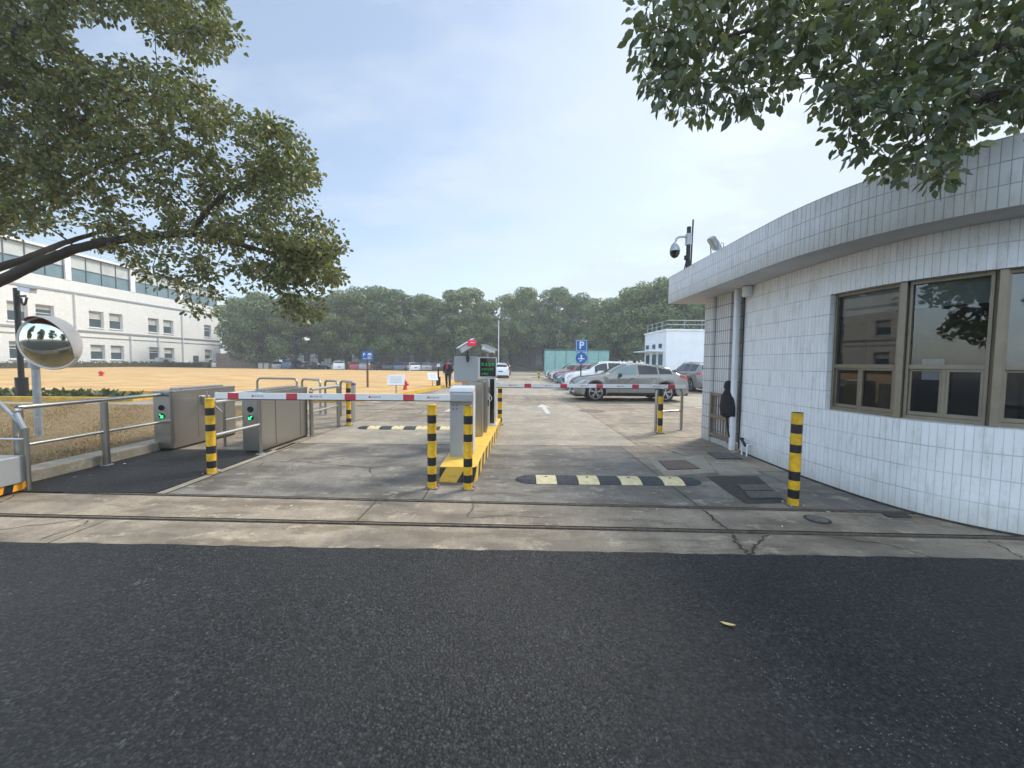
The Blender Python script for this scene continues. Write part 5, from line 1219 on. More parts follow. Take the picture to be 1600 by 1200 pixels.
for x in (-.12, -1.2): b = MB(); b.lathe([(.04, -.03), (.04, .03)], 14, origin=(x, -.0, .041), axis='y'); b.build('wheel', 'rubber', t_)

# ================================================================== MIRROR, POLES, SIGNS
mp = at(57, 600, 7.1); t_ = thing('convex_mirror', (mp.x, 7.1, .1), 'round convex traffic mirror with an orange hood on a grey pole', 'mirror')
b = MB(); b.tube([(0, 0, 0), (0, 0, 1.30)], .055, 14); b.tube([(0, 0, 1.28), (0, 0, 1.44)], .085, 12); b.tube([(.04, -.04, .12), (.045, -.045, .38)], .05, 8); b.build('pole', 'galvanised', t_, smooth=True)
mc = at(78, 536, 7.05)-Vector((mp.x, 7.1, .1)); nrm = Vector((.18, -.97, -.12)).normalized()
q = nrm.to_track_quat('Z', 'Y').to_euler()
b = MB(); Rm = .45; n = 40; prof = [(Rm*math.sin(a), .02+.17*(math.cos(a)-math.cos(1.2))/(1-math.cos(1.2))) for a in [0.001+1.2*k/9 for k in range(10)]]
prof = [(r_/math.sin(1.2), z) for r_, z in prof]
b.lathe(prof[::-1], n); o = b.build('mirror_face', 'mirror', t_, smooth=True); o.location = mc; o.rotation_euler = q
b = MB(); b.lathe([(Rm+.005, -.03), (Rm+.03, -.025), (Rm+.035, .01), (Rm+.02, .035), (Rm-.005, .022), (Rm-.005, -.03), (Rm+.005, -.03)], n, cap=False); o = b.build('rim', 'mirror_shell', t_, smooth=True); o.location = mc; o.rotation_euler = q
b = MB(); b.lathe([(Rm+.01, -.03), (Rm*.8, -.10), (.12, -.13)], n); o = b.build('back_shell', 'hood_orange', t_, smooth=True); o.location = mc; o.rotation_euler = q
b = MB(); vs = []; K = 22
upv = Matrix.Rotation(0, 3, 'Z')
rotm = nrm.to_track_quat('Z', 'Y').to_matrix()
loc_up = rotm.inverted() @ Vector((1.0, 0, 1)); a0 = math.atan2(loc_up.y, loc_up.x)
for i in range(K+1):
    a = a0+R(-82+164*i/K); d_ = .24*math.cos((i/K-.5)*PI)**.5+.02
    for r_, z in ((Rm+.036, -.02), (Rm+.045, d_*.5), (Rm+.03, d_), (Rm+.02, d_), (Rm+.033, d_*.5), (Rm+.026, -.02)): vs.append((r_*math.cos(a), r_*math.sin(a), z))
b.add(vs, [(i*6+k, i*6+(k+1) % 6, (i+1)*6+(k+1) % 6, (i+1)*6+k) for i in range(K) for k in range(6)]+[tuple(range(6)), tuple(K*6+k for k in range(6))[::-1]])
b.m = [1 if (q % 6) in (2, 3, 4) and q < K*6 else 0 for q in range(len(b.f))]; o = b.build('hood', ['mirror_shell', 'hood_orange'], t_, smooth=True); o.location = mc; o.rotation_euler = q
b = MB(); b.tube([(0, 0, 1.36), tuple(mc-nrm*.12)], .04, 8); b.build('bracket', 'galvanised', t_)
pp = at(34, 600, 14.6); t_ = thing('camera_pole', (pp.x, 14.6, .1), 'black pole with a bullet security camera beside the round mirror', 'camera')
b = MB(); b.tube([(0, 0, 0), (0, 0, .75)], .17, 12); b.tube([(0, 0, .75), (0, 0, 4.05)], .085, 12); b.build('pole', 'pole_black', t_, smooth=True)
b = MB(); b.tube([(0, 0, 3.75), (.45, -.1, 3.75)], .04, 8); b.tube(crom([(.15, 0, 3.7), (.2, 0, 3.48), (.42, -.1, 3.45), (.5, -.1, 3.7)], 4), .035, 8); b.build('bracket', 'pole_black', t_)
b = MB(); b.obox((.55, -.12, 3.97), Vector((.36, -.1, -.06)), (.03, .09, 0), (.01, 0, .08)); b.build('camera_body', 'grey_light', t_, bevel=.02)
b = MB(); b.obox((.55, -.12, 4.07), Vector((.42, -.12, -.07)), (.035, .11, 0), (.0, 0, .012)); b.build('hood', 'grey_cabinet', t_)
# blue P sign in the car park
t_ = thing('parking_sign', (at(908, 560, 18.45).x, 18.45, 0), 'blue parking sign with white P over a round blue sign, on a thin post', 'sign')
b = MB(); b.tube([(0, 0, 0), (0, 0, 2.68)], .03, 8); b.build('post', 'pole_black', t_)
b = MB(); pr = rrect(-.275, .275, 2.10, 2.66, .03, 3); b.add([(x, -.06, z) for x, z in pr]+[(x, -.035, z) for x, z in pr], [tuple(range(len(pr))), tuple(range(len(pr), 2*len(pr)))[::-1]]+[(i, (i+1) % len(pr), len(pr)+(i+1) % len(pr), len(pr)+i) for i in range(len(pr))]); pb = b.build('square_plate', 'sign_blue', t_)
b = MB()
for q_ in ((-.25, -.235, 2.13, 2.63), (.235, .25, 2.13, 2.63), (-.235, .235, 2.13, 2.145), (-.235, .235, 2.615, 2.63)): b.box(q_[0], q_[1], -.064, -.061, q_[2], q_[3])
b.build('border', 'sign_white', pb)
text_mesh('letter', 'P', .46, 'sign_white', pb, (0, -.063, 2.39), (PI/2, 0, 0))
b = MB(); b.lathe([(.27, -.06), (.27, -.035)], 28, origin=(0, 0, 1.80), axis='y'); rp = b.build('round_plate', 'sign_blue', t_)
b = MB()
def fl(p, z=-.063): b.add([(x, z, y+1.80) for x, y in p], [tuple(range(len(p)))])
fl([(-.035, -.02), (.035, -.02), (.035, .15), (-.035, .15)]); fl([(-.15, -.05), (.15, -.05), (.15, .0), (-.15, .0)], -.0635); fl([(-.10, -.14), (-.06, -.17), (.06, -.08), (.04, -.06)]); b.build('symbol', 'sign_white', rp, fix=False)
# direction sign on the lawn
sp = at(574, 560, 21.6); t_ = thing('direction_sign', (sp.x, 21.6, .1), 'small blue direction board on a dark brown post in the lawn', 'sign')
b = MB(); b.box(-.045, .045, -.045, .045, 0, 1.50); b.build('post', 'brown_post', t_)
b = MB(); b.box(-.31, .31, -.03, .03, 1.50, 2.02); pb = b.build('plate', 'sign_blue', t_, bevel=.008)
text_mesh('letter', 'P', .24, 'sign_white', pb, (-.16, -.034, 1.83), (PI/2, 0, 0))
b = MB()
for q_ in ((.02, .26, 1.82, 1.86), (.06, .22, 1.86, 1.92), (-.22, -.04, 1.60, 1.625), (.02, .26, 1.60, 1.625), (.02, .20, 1.66, 1.685), (.02, .26, 1.74, 1.765)): b.box(q_[0], q_[1], -.033, -.031, q_[2], q_[3])
b.build('symbol', 'sign_white', pb)
def info(px_, py, w_, h, label, rz):
    p = G(px_, py, .13); t_ = thing('notice_board', p, label, 'notice board', 'slanted white notice boards on the lawn', rz)
    b = MB(); b.tube([(0, 0, 0), (0, 0, .38*h)], .03, 8); b.build('leg', 'galvanised', t_)
    b = MB(); b.obox((0, 0, .62*h), (w_/2, 0, 0), Vector((0, .17, .22))*h, Vector((0, -.02, .015))); pl_ = b.build('board', 'sign_white', t_, bevel=.005)
    b = MB()
    for k in range(5): c_ = Vector((0, -.022, .637))*h+Vector((0, .17, .22))*h*(.6-.28*k); b.obox((c_.x, c_.y-.003, c_.z+.003), (w_*.36, 0, 0), Vector((0, .0025, .0032)), Vector((0, -.002, .0015)))
    b.build('print_lines', 'arm_grey', pl_)
info(619, 616, .72, 1.0, 'larger slanted white notice board near the lawn corner by the red hydrant', R(12))
info(676, 604, .55, .95, 'smaller slanted white notice board beside the black lamp bollard', R(30))
p = G(633, 609, .13); t_ = thing('fire_hydrant', p, 'red fire hydrant in the dry lawn next to the white board', 'hydrant')
b = MB(); b.lathe([(.13, 0), (.13, .04), (.09, .06), (.085, .34), (.12, .36), (.12, .40), (.09, .46), (.04, .51), (.02, .54)], 16); b.build('barrel', 'red_plastic', t_, smooth=True)
for sx in (-1, 1): b = MB(); b.tube([(sx*.07, 0, .27), (sx*.18, 0, .27)], .055, 12); b.build('outlet', 'red_plastic', t_, smooth=True)
p = G(158, 581, .35); t_ = thing('fire_hydrant', (p.x*.82, p.y*.82, lawn_z(p.x*.82, p.y*.82)), 'small red hydrant far out on the lawn before the tiled building', 'hydrant')
t_.scale = (.55, .55, .5); b = MB(); b.lathe([(.3, 0), (.3, .1), (.2, .14), (.2, .55), (.27, .6), (.2, .75), (.06, .82)], 14); b.build('barrel', 'red_plastic', t_, smooth=True)
for sx in (-1, 1): b = MB(); b.tube([(sx*.15, 0, .45), (sx*.38, 0, .45)], .12, 10); b.build('outlet', 'red_plastic', t_, smooth=True)
p = G(685, 603, .13); t_ = thing('lamp_bollard', p, 'slim black garden lamp post at the lawn edge left of the walking person', 'lamp')
b = MB(); b.tube([(0, 0, 0), (0, 0, .55)], .13, 12); b.tube([(0, 0, .55), (0, 0, 1.15)], .045, 10); b.build('post', 'pole_black', t_, smooth=True)
b = MB(); b.tube([(0, 0, 1.15), (0, 0, 1.35)], .09, 12); b.build('lantern', 'white_plain', t_, smooth=True); b = MB(); b.lathe([(.14, 1.35), (.14, 1.38), (.02, 1.46)], 12); b.build('cap', 'pole_black', t_)
t_ = thing('lamp_pole', (at(779, 560, 50).x, 50, 0), 'tall thin pale lamp pole rising beside the driveway', 'street lamp')
b = MB(); b.tube([(0, 0, 0), (0, 0, 6.7)], [.06, .04], 8); b.build('pole', 'white_plain', t_, smooth=True); b = MB(); b.tube([(0, 0, 6.7), (0, 0, 6.9)], .07, 8); b.build('lamp_head', 'grey_light', t_)
for bx_, lab_ in ((409, 'pale litter bin between the wooden fence and a second bin'), (418, 'pale litter bin right beside the parked silver saloon')):
    t_ = thing('litter_bin', (at(bx_, 575, 61.3).x, 61.3, 0), lab_, 'bin'); b = MB(); b.box(-.37, .37, -.35, .35, 0, 1.15); b.build('body', 'concrete_post', t_, bevel=.05); b = MB(); b.box(-.40, .40, -.38, .38, 1.152, 1.25); b.build('lid', 'factory_dark', t_)
t_ = thing('marker_post', (at(849, 585, 34).x-.2, 36.9, 0), 'yellow and black marker post at the end of the parked row', 'marker')
b = MB(); b.tube([(0, 0, 0), (0, 0, .9)], .09, 10); b.build('post', 'bollard_yellow', t_)
for z in (.2, .5, .78): b = MB(); b.tube([(0, 0, z), (0, 0, z+.12)], .093, 10); b.build('band', 'bollard_black', t_)
# yellow leaf on the asphalt and litter on the concrete
def leaf_thing(px_, py, L_, rz, label, mat='leaf_yellow', z=.016, cat='leaf', grp=None):
    p = G(px_, py, z); me = MB(); n = 9; vs = []
    for i in range(n):
        u = i/(n-1); w_ = .17*L_*math.sin(PI*u)**.7+.0006; h = .10*L_*(u-.5)**2*3+.002
        vs += [((u-.5)*L_, -w_, h+.010*L_/.1), ((u-.5)*L_, 0, h), ((u-.5)*L_, w_, h+.006*L_/.1)]
    me.add(vs, [(i*3+k, (i+1)*3+k, (i+1)*3+k+1, i*3+k+1) for i in range(n-1) for k in (0, 1)])
    o = me.build('fallen_leaf', mat, smooth=True, fix=False, loc=p, rot=(0, 0, rz)); return tag(o, label, cat, grp)
leaf_thing(1137, 977, .085, R(-22), 'single yellow leaf lying on the black asphalt')
lit = [(384, 791, 'pale leaf scrap on the concrete between the tracks at the left'), (455, 791, 'tiny pale scrap right of another on the sill'), (1222, 823, 'reddish scrap near the round cover between the tracks'), (1026, 797, 'white scrap between the tracks by the long crack'), (195, 725, 'pale scrap on the dark footpath by the kerb'),
       (116, 746, 'pale flake on the dark footpath close to the gate end'), (142, 743, 'second pale flake on the dark footpath'), (1294, 800, 'white crumb beside the bollard near the wall'), (372, 806, 'pale leaf on the sill below the left scrap')]
for i, (a, c_, lab) in enumerate(lit): leaf_thing(a, c_, random.uniform(.03, .055), random.uniform(0, 3), lab, 'leaf_yellow' if i % 3 == 0 else 'paper', .010, 'litter')

b = MB()      # loose grit on the fresh road and the sill
M('grit', (.30, .29, .27), .9, var=.5, nscale=90)
cs = [(random.uniform(-4, 4), random.uniform(.9, 3.0)) for _ in range(16)]
for i in range(1500):
    if i % 3: cx, cy = random.choice(cs); x, y = random.gauss(cx, .16), random.gauss(cy, .12)
    else: x, y = random.uniform(-5, 4.5), random.uniform(.7, 4.0)
    z = .0125 if y < edgeY(x)-.02 else .001; r_ = random.uniform(.0012, .0038); a = random.uniform(0, 6.28)
    P = [(x+r_*random.uniform(.6, 1.2)*math.cos(a+k*1.57), y+r_*random.uniform(.6, 1.2)*math.sin(a+k*1.57), z) for k in range(4)]+[(x, y, z+r_*.9)]
    b.add(P, [(0, 1, 4), (1, 2, 4), (2, 3, 4), (3, 0, 4)])
tag(b.build('gravel', 'grit', fix=False), 'loose pale grit scattered on the black asphalt', 'grit', kind='stuff')

# ================================================================== CARS
def interp(T, x):
    for i in range(len(T)-1):
        if x <= T[i+1][0]:
            t = (x-T[i][0])/max(1e-6, T[i+1][0]-T[i][0]); return T[i][1]+(T[i+1][1]-T[i][1])*max(0, t)
    return T[-1][1]
def smooth(T, n=7):
    P = crom([(a, b_, 0) for a, b_ in T], n); return [(p.x, p.y) for p in P]
STY = dict(
 coupe=dict(L=4.73, W=1.89, wr=.37, xw=(.86, 3.73), top=[(0, .62), (.04, .80), (.35, .97), (1.2, 1.09), (1.42, 1.14), (1.85, 1.40), (2.3, 1.56), (2.75, 1.60), (3.3, 1.54), (3.9, 1.35), (4.35, 1.15), (4.6, 1.10), (4.70, .95), (4.73, .70)],
            belt=[(0, .60), (.3, .88), (1.4, 1.02), (3, 1.06), (4.2, 1.12), (4.6, 1.06), (4.73, .68)], cl=.23, ws=(1.50, 2.22), rw=(3.35, 4.25), sw=[(1.78, 2.55), (2.63, 3.42), (3.48, 3.98)]),
 suv=dict(L=4.65, W=1.87, wr=.36, xw=(.85, 3.55), top=[(0, .65), (.04, .88), (.35, 1.02), (1.15, 1.12), (1.35, 1.17), (1.75, 1.48), (2.1, 1.64), (2.7, 1.70), (3.7, 1.66), (4.15, 1.56), (4.4, 1.28), (4.58, 1.12), (4.63, .95), (4.65, .7)],
          belt=[(0, .62), (.3, .9), (1.4, 1.05), (3, 1.08), (4.3, 1.12), (4.6, 1.08), (4.65, .68)], cl=.22, ws=(1.42, 2.02), rw=(4.17, 4.42), sw=[(1.72, 2.45), (2.52, 3.25), (3.32, 4.0)]),
 sedan=dict(L=4.75, W=1.82, wr=.33, xw=(.90, 3.68), top=[(0, .52), (.04, .66), (.4, .82), (1.3, .95), (1.5, 1.0), (2.0, 1.30), (2.4, 1.43), (2.9, 1.46), (3.3, 1.40), (3.85, 1.14), (4.1, 1.06), (4.6, 1.04), (4.71, .92), (4.75, .60)],
            belt=[(0, .50), (.3, .76), (1.4, .90), (3, .94), (4.2, .98), (4.65, .96), (4.75, .58)], cl=.18, ws=(1.56, 2.3), rw=(3.35, 3.98), sw=[(1.88, 2.6), (2.68, 3.4), (3.44, 3.72)]),
 hatch=dict(L=4.25, W=1.78, wr=.32, xw=(.80, 3.38), top=[(0, .55), (.04, .72), (.35, .88), (1.05, 1.0), (1.25, 1.05), (1.7, 1.36), (2.05, 1.49), (2.6, 1.52), (3.4, 1.47), (3.8, 1.34), (4.05, 1.10), (4.2, .98), (4.25, .62)],
            belt=[(0, .52), (.3, .8), (1.4, .95), (3, .98), (3.9, 1.04), (4.18, .96), (4.25, .6)], cl=.17, ws=(1.32, 1.95), rw=(3.72, 4.03), sw=[(1.62, 2.35), (2.42, 3.1), (3.15, 3.62)]))
for k_, c_ in dict(car_white=(.74, .75, .76), car_silver=(.27, .265, .25), car_blue=(.05, .09, .16), car_dark=(.022, .025, .032), car_red=(.38, .02, .03), car_teal=(.16, .24, .26), car_grey=(.17, .19, .21), car_maroon=(.30, .05, .09)).items():
    M(k_, c_, .28, metal=.0 if k_ in ('car_white', 'car_red') else .35, var=.05, nscale=.6, coat=.8, spec=.5)
M('tyre', (.018, .018, .019), .85, var=.3); M('rim', (.50, .50, .50), .3, .8); M('rim_dark', (.03, .03, .032), .5, .5); M('car_trim', (.02, .021, .023), .55)
M('headlight', (.55, .58, .60), .12, var=.3, nscale=9, coat=.8); M('tail_red', (.50, .015, .03), .15, coat=.8); M('chrome', (.6, .6, .6), .2, .9); M('plate_blue', (.03, .12, .40), .5); M('plate_green', (.35, .62, .48), .5)
CARP = {}
def car_proto(sty):
    s = STY[sty]; L_, W, wr = s['L'], s['W'], s['wr']; top = smooth(s['top']); belt = smooth(s['belt']); cl = s['cl']; Ra = wr+.055
    xs_ = sorted(set([0, .015, .04, .08, .14, .22, .32, L_-.32, L_-.2, L_-.12, L_-.06, L_-.025, L_]+[.4+k*(L_-.8)/44 for k in range(45)]+[xw+Ra*math.cos(R(a)) for xw in s['xw'] for a in (0, 4, 12, 25, 40, 55, 72, 90, 108, 125, 140, 155, 168, 176, 180)]))
    def zb(x):
        z = cl+.10*max(0, 1-x/.5)**2+.12*max(0, 1-(L_-x)/.5)**2
        for xw in s['xw']:
            d = abs(x-xw)
            if d <= Ra+1e-6: z = max(z, wr+math.sqrt(max(0, Ra*Ra-d*d)))
        return z
    def hw(x):
        u = x/.75; v = (L_-x)/.6; f = 1.
        if u < 1: f *= 1-.20*(1-u)**2.2
        if v < 1: f *= 1-.16*(1-v)**2.2
        return W/2*f
    def sec(x):
        w_ = hw(x); t_ = interp(top, x); be = min(interp(belt, x), t_-.03); z0 = zb(x); tt = max(0, min(1, (t_-be-.05)/.42))
        ye = w_*(.90-.24*tt); ze = t_-.015-.05*tt
        arch = 1.02 if z0 > cl+.2 else 1.
        P = [(w_*.93, z0), (w_*.985*arch, z0+.05), (w_*1.0*arch, max(.55, z0+.09)), (w_*.992, max(be-.14, z0+.12)), (w_*.965, be), (ye, ze), (ye*.72, t_-.008-.012*tt), (0, t_)]
        z = -1; Q = []
        for y, q in P: q = max(q, z+.002); z = q; Q.append((y, q))
        return Q
    S_ = [sec(x) for x in xs_]; m_ = 8; b = MB(); vs = []
    for x, Q in zip(xs_, S_):
        ring = [(x-L_/2, y, z) for y, z in Q]+[(x-L_/2, -y, z) for y, z in Q[:-1][::-1]]; vs += ring
    r_ = 15; fs = [(i*r_+k, i*r_+k+1, (i+1)*r_+k+1, (i+1)*r_+k) for i in range(len(xs_)-1) for k in range(r_-1)]
    fs += [tuple(range(r_)), tuple((len(xs_)-1)*r_+k for k in range(r_))[::-1]]
    root = thing(dict(coupe='coupe_suv', suv='suv', sedan='sedan', hatch='hatchback')[sty], (0, 0, 0), 'x', 'car', 'cars parked around the lawn and car park')
    b.add(vs, fs); body = b.build('body', 'car_white', root, smooth=True)
    def patch(name, mat, xa, xb_, fa, fb, parent, nx=8, ny=4, off=.006, side=1, xf=None):
        """surface patch between profile coordinates fa..fb (index along the section), proud of the body"""
        vs = []
        for i in range(nx+1):
            for k in range(ny+1):
                v = k/ny; a, c_ = (xa, xb_) if xf is None else xf(v); x = a+(c_-a)*i/nx; Q = sec(x); f = fa+(fb-fa)*v; j = min(6, int(f)); t = f-j
                y = Q[j][0]*(1-t)+Q[j+1][0]*t; z = Q[j][1]*(1-t)+Q[j+1][1]*t
                dy, dz = Q[j+1][0]-Q[j][0], Q[j+1][1]-Q[j][1]; l = math.hypot(dy, dz)+1e-9
                vs.append((x-L_/2, side*(y+dz/l*off), z-dy/l*off))
        b = MB(); b.add(vs, [(i*(ny+1)+k, i*(ny+1)+k+1, (i+1)*(ny+1)+k+1, (i+1)*(ny+1)+k) for i in range(nx) for k in range(ny)]); return b.build(name, mat, parent, smooth=True, fix=False)
    def across(name, mat, xa, xb_, parent, lift=.008, tr=.93):
        vs = []; nx = 8
        for i in range(nx+1):
            x = xa+(xb_-xa)*i/nx; Q = sec(x); pts = [(Q[5][0]*tr, Q[5][1]+.004), (Q[6][0], Q[6][1]), (0, Q[7][1]), (-Q[6][0], Q[6][1]), (-Q[5][0]*tr, Q[5][1]+.004)]
            vs += [(x-L_/2-(.004 if xa < L_/2 else -.004), y, z+lift) for y, z in pts]
        b = MB(); b.add(vs, [(i*5+k, (i+1)*5+k, (i+1)*5+k+1, i*5+k+1) for i in range(nx) for k in range(4)]); return b.build(name, mat, parent, smooth=True, fix=False)
    across('windscreen', 'car_glass', *s['ws'], root); across('rear_window', 'car_glass', *s['rw'], root)
    for sd_ in (1, -1):
        for i, (a, c_) in enumerate(s['sw']):
            lean = .0 if i else .16
            patch('side_window', 'car_glass' if not (sty == 'coupe' and i == 0) else 'tinted_side_glass', a, c_, 4.12, 4.9, root, side=sd_)
        patch('headlight', 'headlight', .06, .48, 3.15, 3.9, root, side=sd_, nx=6, xf=lambda v: (.05+.02*v, .34+.16*v))
        patch('tail_light', 'tail_red', L_-.45, L_-.05, 3.1, 3.85, root, side=sd_, nx=6, xf=lambda v: (L_-.40-.06*v, L_-.03))
        patch('sill', 'car_trim', s['xw'][0]+Ra+.03, s['xw'][1]-Ra-.03, .0, 1.3, root, side=sd_, off=.01)
        for i, (a, c_) in enumerate(s['sw'][:2]):
            xx = c_-.18; Q = sec(xx); b = MB(); zz_ = Q[4][1]-.09; b.obox((xx-L_/2, sd_*(Q[3][0]+.012), zz_), (.085, 0, 0), (0, .012, 0), (0, 0, .016)); b.build('door_handle', 'chrome' if sty == 'coupe' else 'car_trim', root, bevel=.004)
        for xx in (s['sw'][0][0]+.02, s['sw'][1][0]-.04, s['sw'][2][0]-.03):      # door shut lines
            patch('door_gap', 'car_trim', xx, xx+.008, .9, 4.0, root, nx=1, ny=6, off=.002, side=sd_)
        xx = s['sw'][0][0]+.10; Q = sec(xx); b = MB(); b.obox((xx-L_/2-.05, sd_*(Q[4][0]+.10), Q[4][1]+.05), (.05, 0, .01), (0, .10, .01), (0, 0, .065)); b.build('mirror', 'car_trim', root, bevel=.02)
    Q0 = sec(0)
    b = MB(); b.box(-L_/2-.02, -L_/2+.06, -.50, .50, .44, .66 if sty != 'sedan' else .56); g_ = b.build('grille', 'car_trim', root, bevel=.015)
    b = MB(); b.box(-L_/2-.035, -L_/2-.021, -.22, .22, .38, .50); b.build('number_plate', 'plate_blue', root)
    b = MB(); b.box(L_/2-.01, L_/2+.012, -.22, .22, .62, .75); b.build('number_plate', 'plate_blue', root)
    b = MB(); b.box(-L_/2+.02, -L_/2+.35, -W/2*.80, W/2*.80, .17, .33); b.build('front_bumper', 'car_trim', root, bevel=.03); b = MB(); b.box(L_/2-.35, L_/2-.005, -W/2*.82, W/2*.82, .24, .48); b.build('rear_bumper', 'car_trim', root, bevel=.03)
    b = MB(); b.box(-L_/2+.3, L_/2-.3, -W/2+.30, W/2-.30, cl-.03, cl+.5); b.build('underbody', 'car_trim', root)
    for xw in s['xw']:
        for sd_ in (1, -1):
            yy = sd_*(W/2-.115); b = MB(); b.lathe([(wr-.11, -.105), (wr-.02, -.11), (wr, -.08), (wr, .08), (wr-.02, .11), (wr-.11, .105), (wr-.11, -.105)], 32, axis='y', cap=False); wh = b.build('wheel', 'tyre', root, smooth=True); wh.location = (xw-L_/2, yy, wr)
            b = MB(); rr = wr-.10; f = sd_
            b.lathe([(rr+.012, .106*f), (rr-.01, .114*f), (rr-.02, .095*f), (rr-.02, .05*f)], 32, axis='y', cap=False); b.lathe([(.06, .085*f), (.05, .105*f)], 16, axis='y')
            for k in range(5):
                for dv in (-.16, .16):
                    a = 2*PI*k/5+.3; p0 = Vector((math.cos(a)*.045, .098*f, math.sin(a)*.045)); p1 = Vector((math.cos(a+dv)*(rr-.008), .104*f, math.sin(a+dv)*(rr-.008))); d_ = (p1-p0); n_ = Vector((-d_.z, 0, d_.x)).normalized()
                    b.obox((p0+p1)/2, d_/2, Vector((0, .010, 0)), n_*.017)
            b.build('rim', 'rim', wh); b = MB(); b.lathe([(rr+.005, .06*f), (rr-.01, .07*f)], 24, axis='y'); b.build('brake_disc', 'rim_dark', wh)
    if sty in ('suv',):
        for sd_ in (1, -1): b = MB(); Q = sec(2.6); y = Q[5][0]*.96; b.tube([(2.05-L_/2, sd_*y, sec(2.05)[5][1]+.02), (2.4-L_/2, sd_*y, Q[5][1]+.055), (3.6-L_/2, sd_*y, sec(3.6)[5][1]+.06), (3.95-L_/2, sd_*y, sec(3.95)[5][1]+.02)], .016, 6); b.build('roof_rail', 'chrome', root)
    CARP[sty] = root; root['used'] = 0
    return root
def car(sty, x, y, rz, col_, label, plate=None):
    if sty not in CARP: car_proto(sty)
    pr = CARP[sty]; o = pr if not pr['used'] else copy_tree(pr); pr['used'] = 1
    if 'used' in o.keys() and o is not pr: del o['used']
    o.location = (x, y, .005); o.rotation_euler = (0, 0, rz); o['label'] = label
    for c_ in o.children:
        if c_.name.startswith('body'):
            c_.material_slots[0].link = 'OBJECT'; c_.material_slots[0].material = MATS[col_]
        if plate and c_.name.startswith('number_plate'):
            c_.material_slots[0].link = 'OBJECT'; c_.material_slots[0].material = MATS[plate]
    return o
xn = lambda px_, Y: (px_-800)/610*Y
def nose(sty, px_, y, col_, label, rz=0.):      # parked nose towards the driveway (-X)
    car(sty, xn(px_, y-.5)+STY[sty]['L']/2, y, rz, col_, label)
nose('coupe', 896, 16.95, 'car_silver', 'silver coupe-roofed SUV parked side-on behind the barrier arm')
nose('sedan', 900, 20.2, 'car_white', 'white saloon just beyond the silver coupe-roofed SUV')
nose('suv', 882, 23.6, 'car_white', 'white SUV with dark grille, its nose sticking out under the round blue sign')
nose('sedan', 869, 27.2, 'car_teal', 'grey-green saloon in the slanting row past the white SUV')
nose('hatch', 866, 30.2, 'car_maroon', 'dark red hatchback in the slanting row beyond the grey-green saloon')
nose('sedan', 861, 33.0, 'car_white', 'white saloon far along the slanting row, after the dark red one')
nose('hatch', 857, 35.9, 'car_silver', 'silver hatchback near the far end of the slanting row')
nose('sedan', 853, 38.9, 'car_white', 'last white car of the slanting row by the yellow marker')
car('suv', 11.0, 23.6, -PI/2+R(4), 'car_silver', 'pale SUV seen from behind with a green plate, beside the tiled pier', 'plate_green')
car('hatch', 8.8, 25.3, -PI/2, 'car_dark', 'dark hatchback whose roof shows over the silver SUV')
car('hatch', -1.25, 41.5, -PI/2+R(2), 'car_white', 'white hatchback parked along the drive just right of the green screen')
car('sedan', -1.2, 47.5, -PI/2, 'car_dark', 'dark saloon parked along the drive behind the white hatchback')
car('suv', -1.1, 53.5, -PI/2, 'car_dark', 'dark SUV, farthest of the three along the drive')
far = [(433, 'sedan', 'car_silver', 'silver saloon parked across the lawn, nearest to the litter bins', 35), (462, 'suv', 'car_blue', 'dark blue SUV parked across the lawn by the silver saloon', -8), (490, 'sedan', 'car_dark', 'black saloon parked left of the white SUV across the lawn', -30),
       (528, 'suv', 'car_white', 'white SUV parked across the lawn next to the red car', 28), (554, 'hatch', 'car_red', 'red hatchback parked across the lawn behind the blue sign', 25), (577, 'suv', 'car_grey', 'tall grey SUV parked behind the blue direction sign', 0),
       (603, 'sedan', 'car_dark', 'black saloon parked right of the tall grey SUV', 24), (622, 'sedan', 'car_blue', 'dark blue saloon parked left of the second white car across the lawn', 20), (643, 'sedan', 'car_white', 'white saloon parked across the lawn above the notice boards', 30),
       (667, 'hatch', 'car_silver', 'silver hatchback parked behind the black garden lamp', 12), (684, 'suv', 'car_dark', 'dark SUV parked across the lawn left of the walking person', 10), (708, 'sedan', 'car_dark', 'black saloon parked right behind the walking person', 8)]
for px_, sty, col_, lab, a in far: car(sty, xn(px_, 62.8), 62.8, -PI/2+R(a), col_, lab)
car('hatch', -55.2, 73.5, -PI/2+R(30), 'car_white', 'small white car parked at the end of the tiled building')
for o in C.objects:
    if 'used' in o.keys(): del o['used']

# ================================================================== PERSON
def skin_mesh(name, verts, edges, radii, mat, parent, root=0, sub=2):
    me = bpy.data.meshes.new(name); me.from_pydata(verts, edges, []); me.materials.append(MATS[mat]); o = bpy.data.objects.new(name, me); C.objects.link(o); o.parent = parent
    md = o.modifiers.new('skin', 'SKIN'); md.use_smooth_shade = True
    for i, r_ in enumerate(radii):
        sv_ = me.skin_vertices[0].data[i]; sv_.radius = r_ if isinstance(r_, tuple) else (r_, r_); sv_.use_root = (i == root)
    s2 = o.modifiers.new('sub', 'SUBSURF'); s2.levels = sub; s2.render_levels = sub; return o
p = G(700, 606); t_ = thing('person', (p.x, p.y, .0), 'person in a black coat and red scarf walking on the drive', 'person', rz=R(4))
V = [(0, 0, .92), (0, 0, 1.10), (0, -.01, 1.30), (0, -.01, 1.40), (0, -.02, 1.48), (0, -.03, 1.56), (0, -.03, 1.66),
     (.10, 0, .88), (.11, -.12, .48), (.11, -.08, .08), (.11, -.22, .03), (-.10, 0, .88), (-.10, .06, .48), (-.10, .26, .12), (-.10, .18, .03),
     (.17, -.01, 1.36), (.24, .06, 1.10), (.23, -.04, .87), (.23, -.08, .80), (-.17, -.01, 1.36), (-.24, -.02, 1.10), (-.23, -.16, .90), (-.23, -.21, .84)]
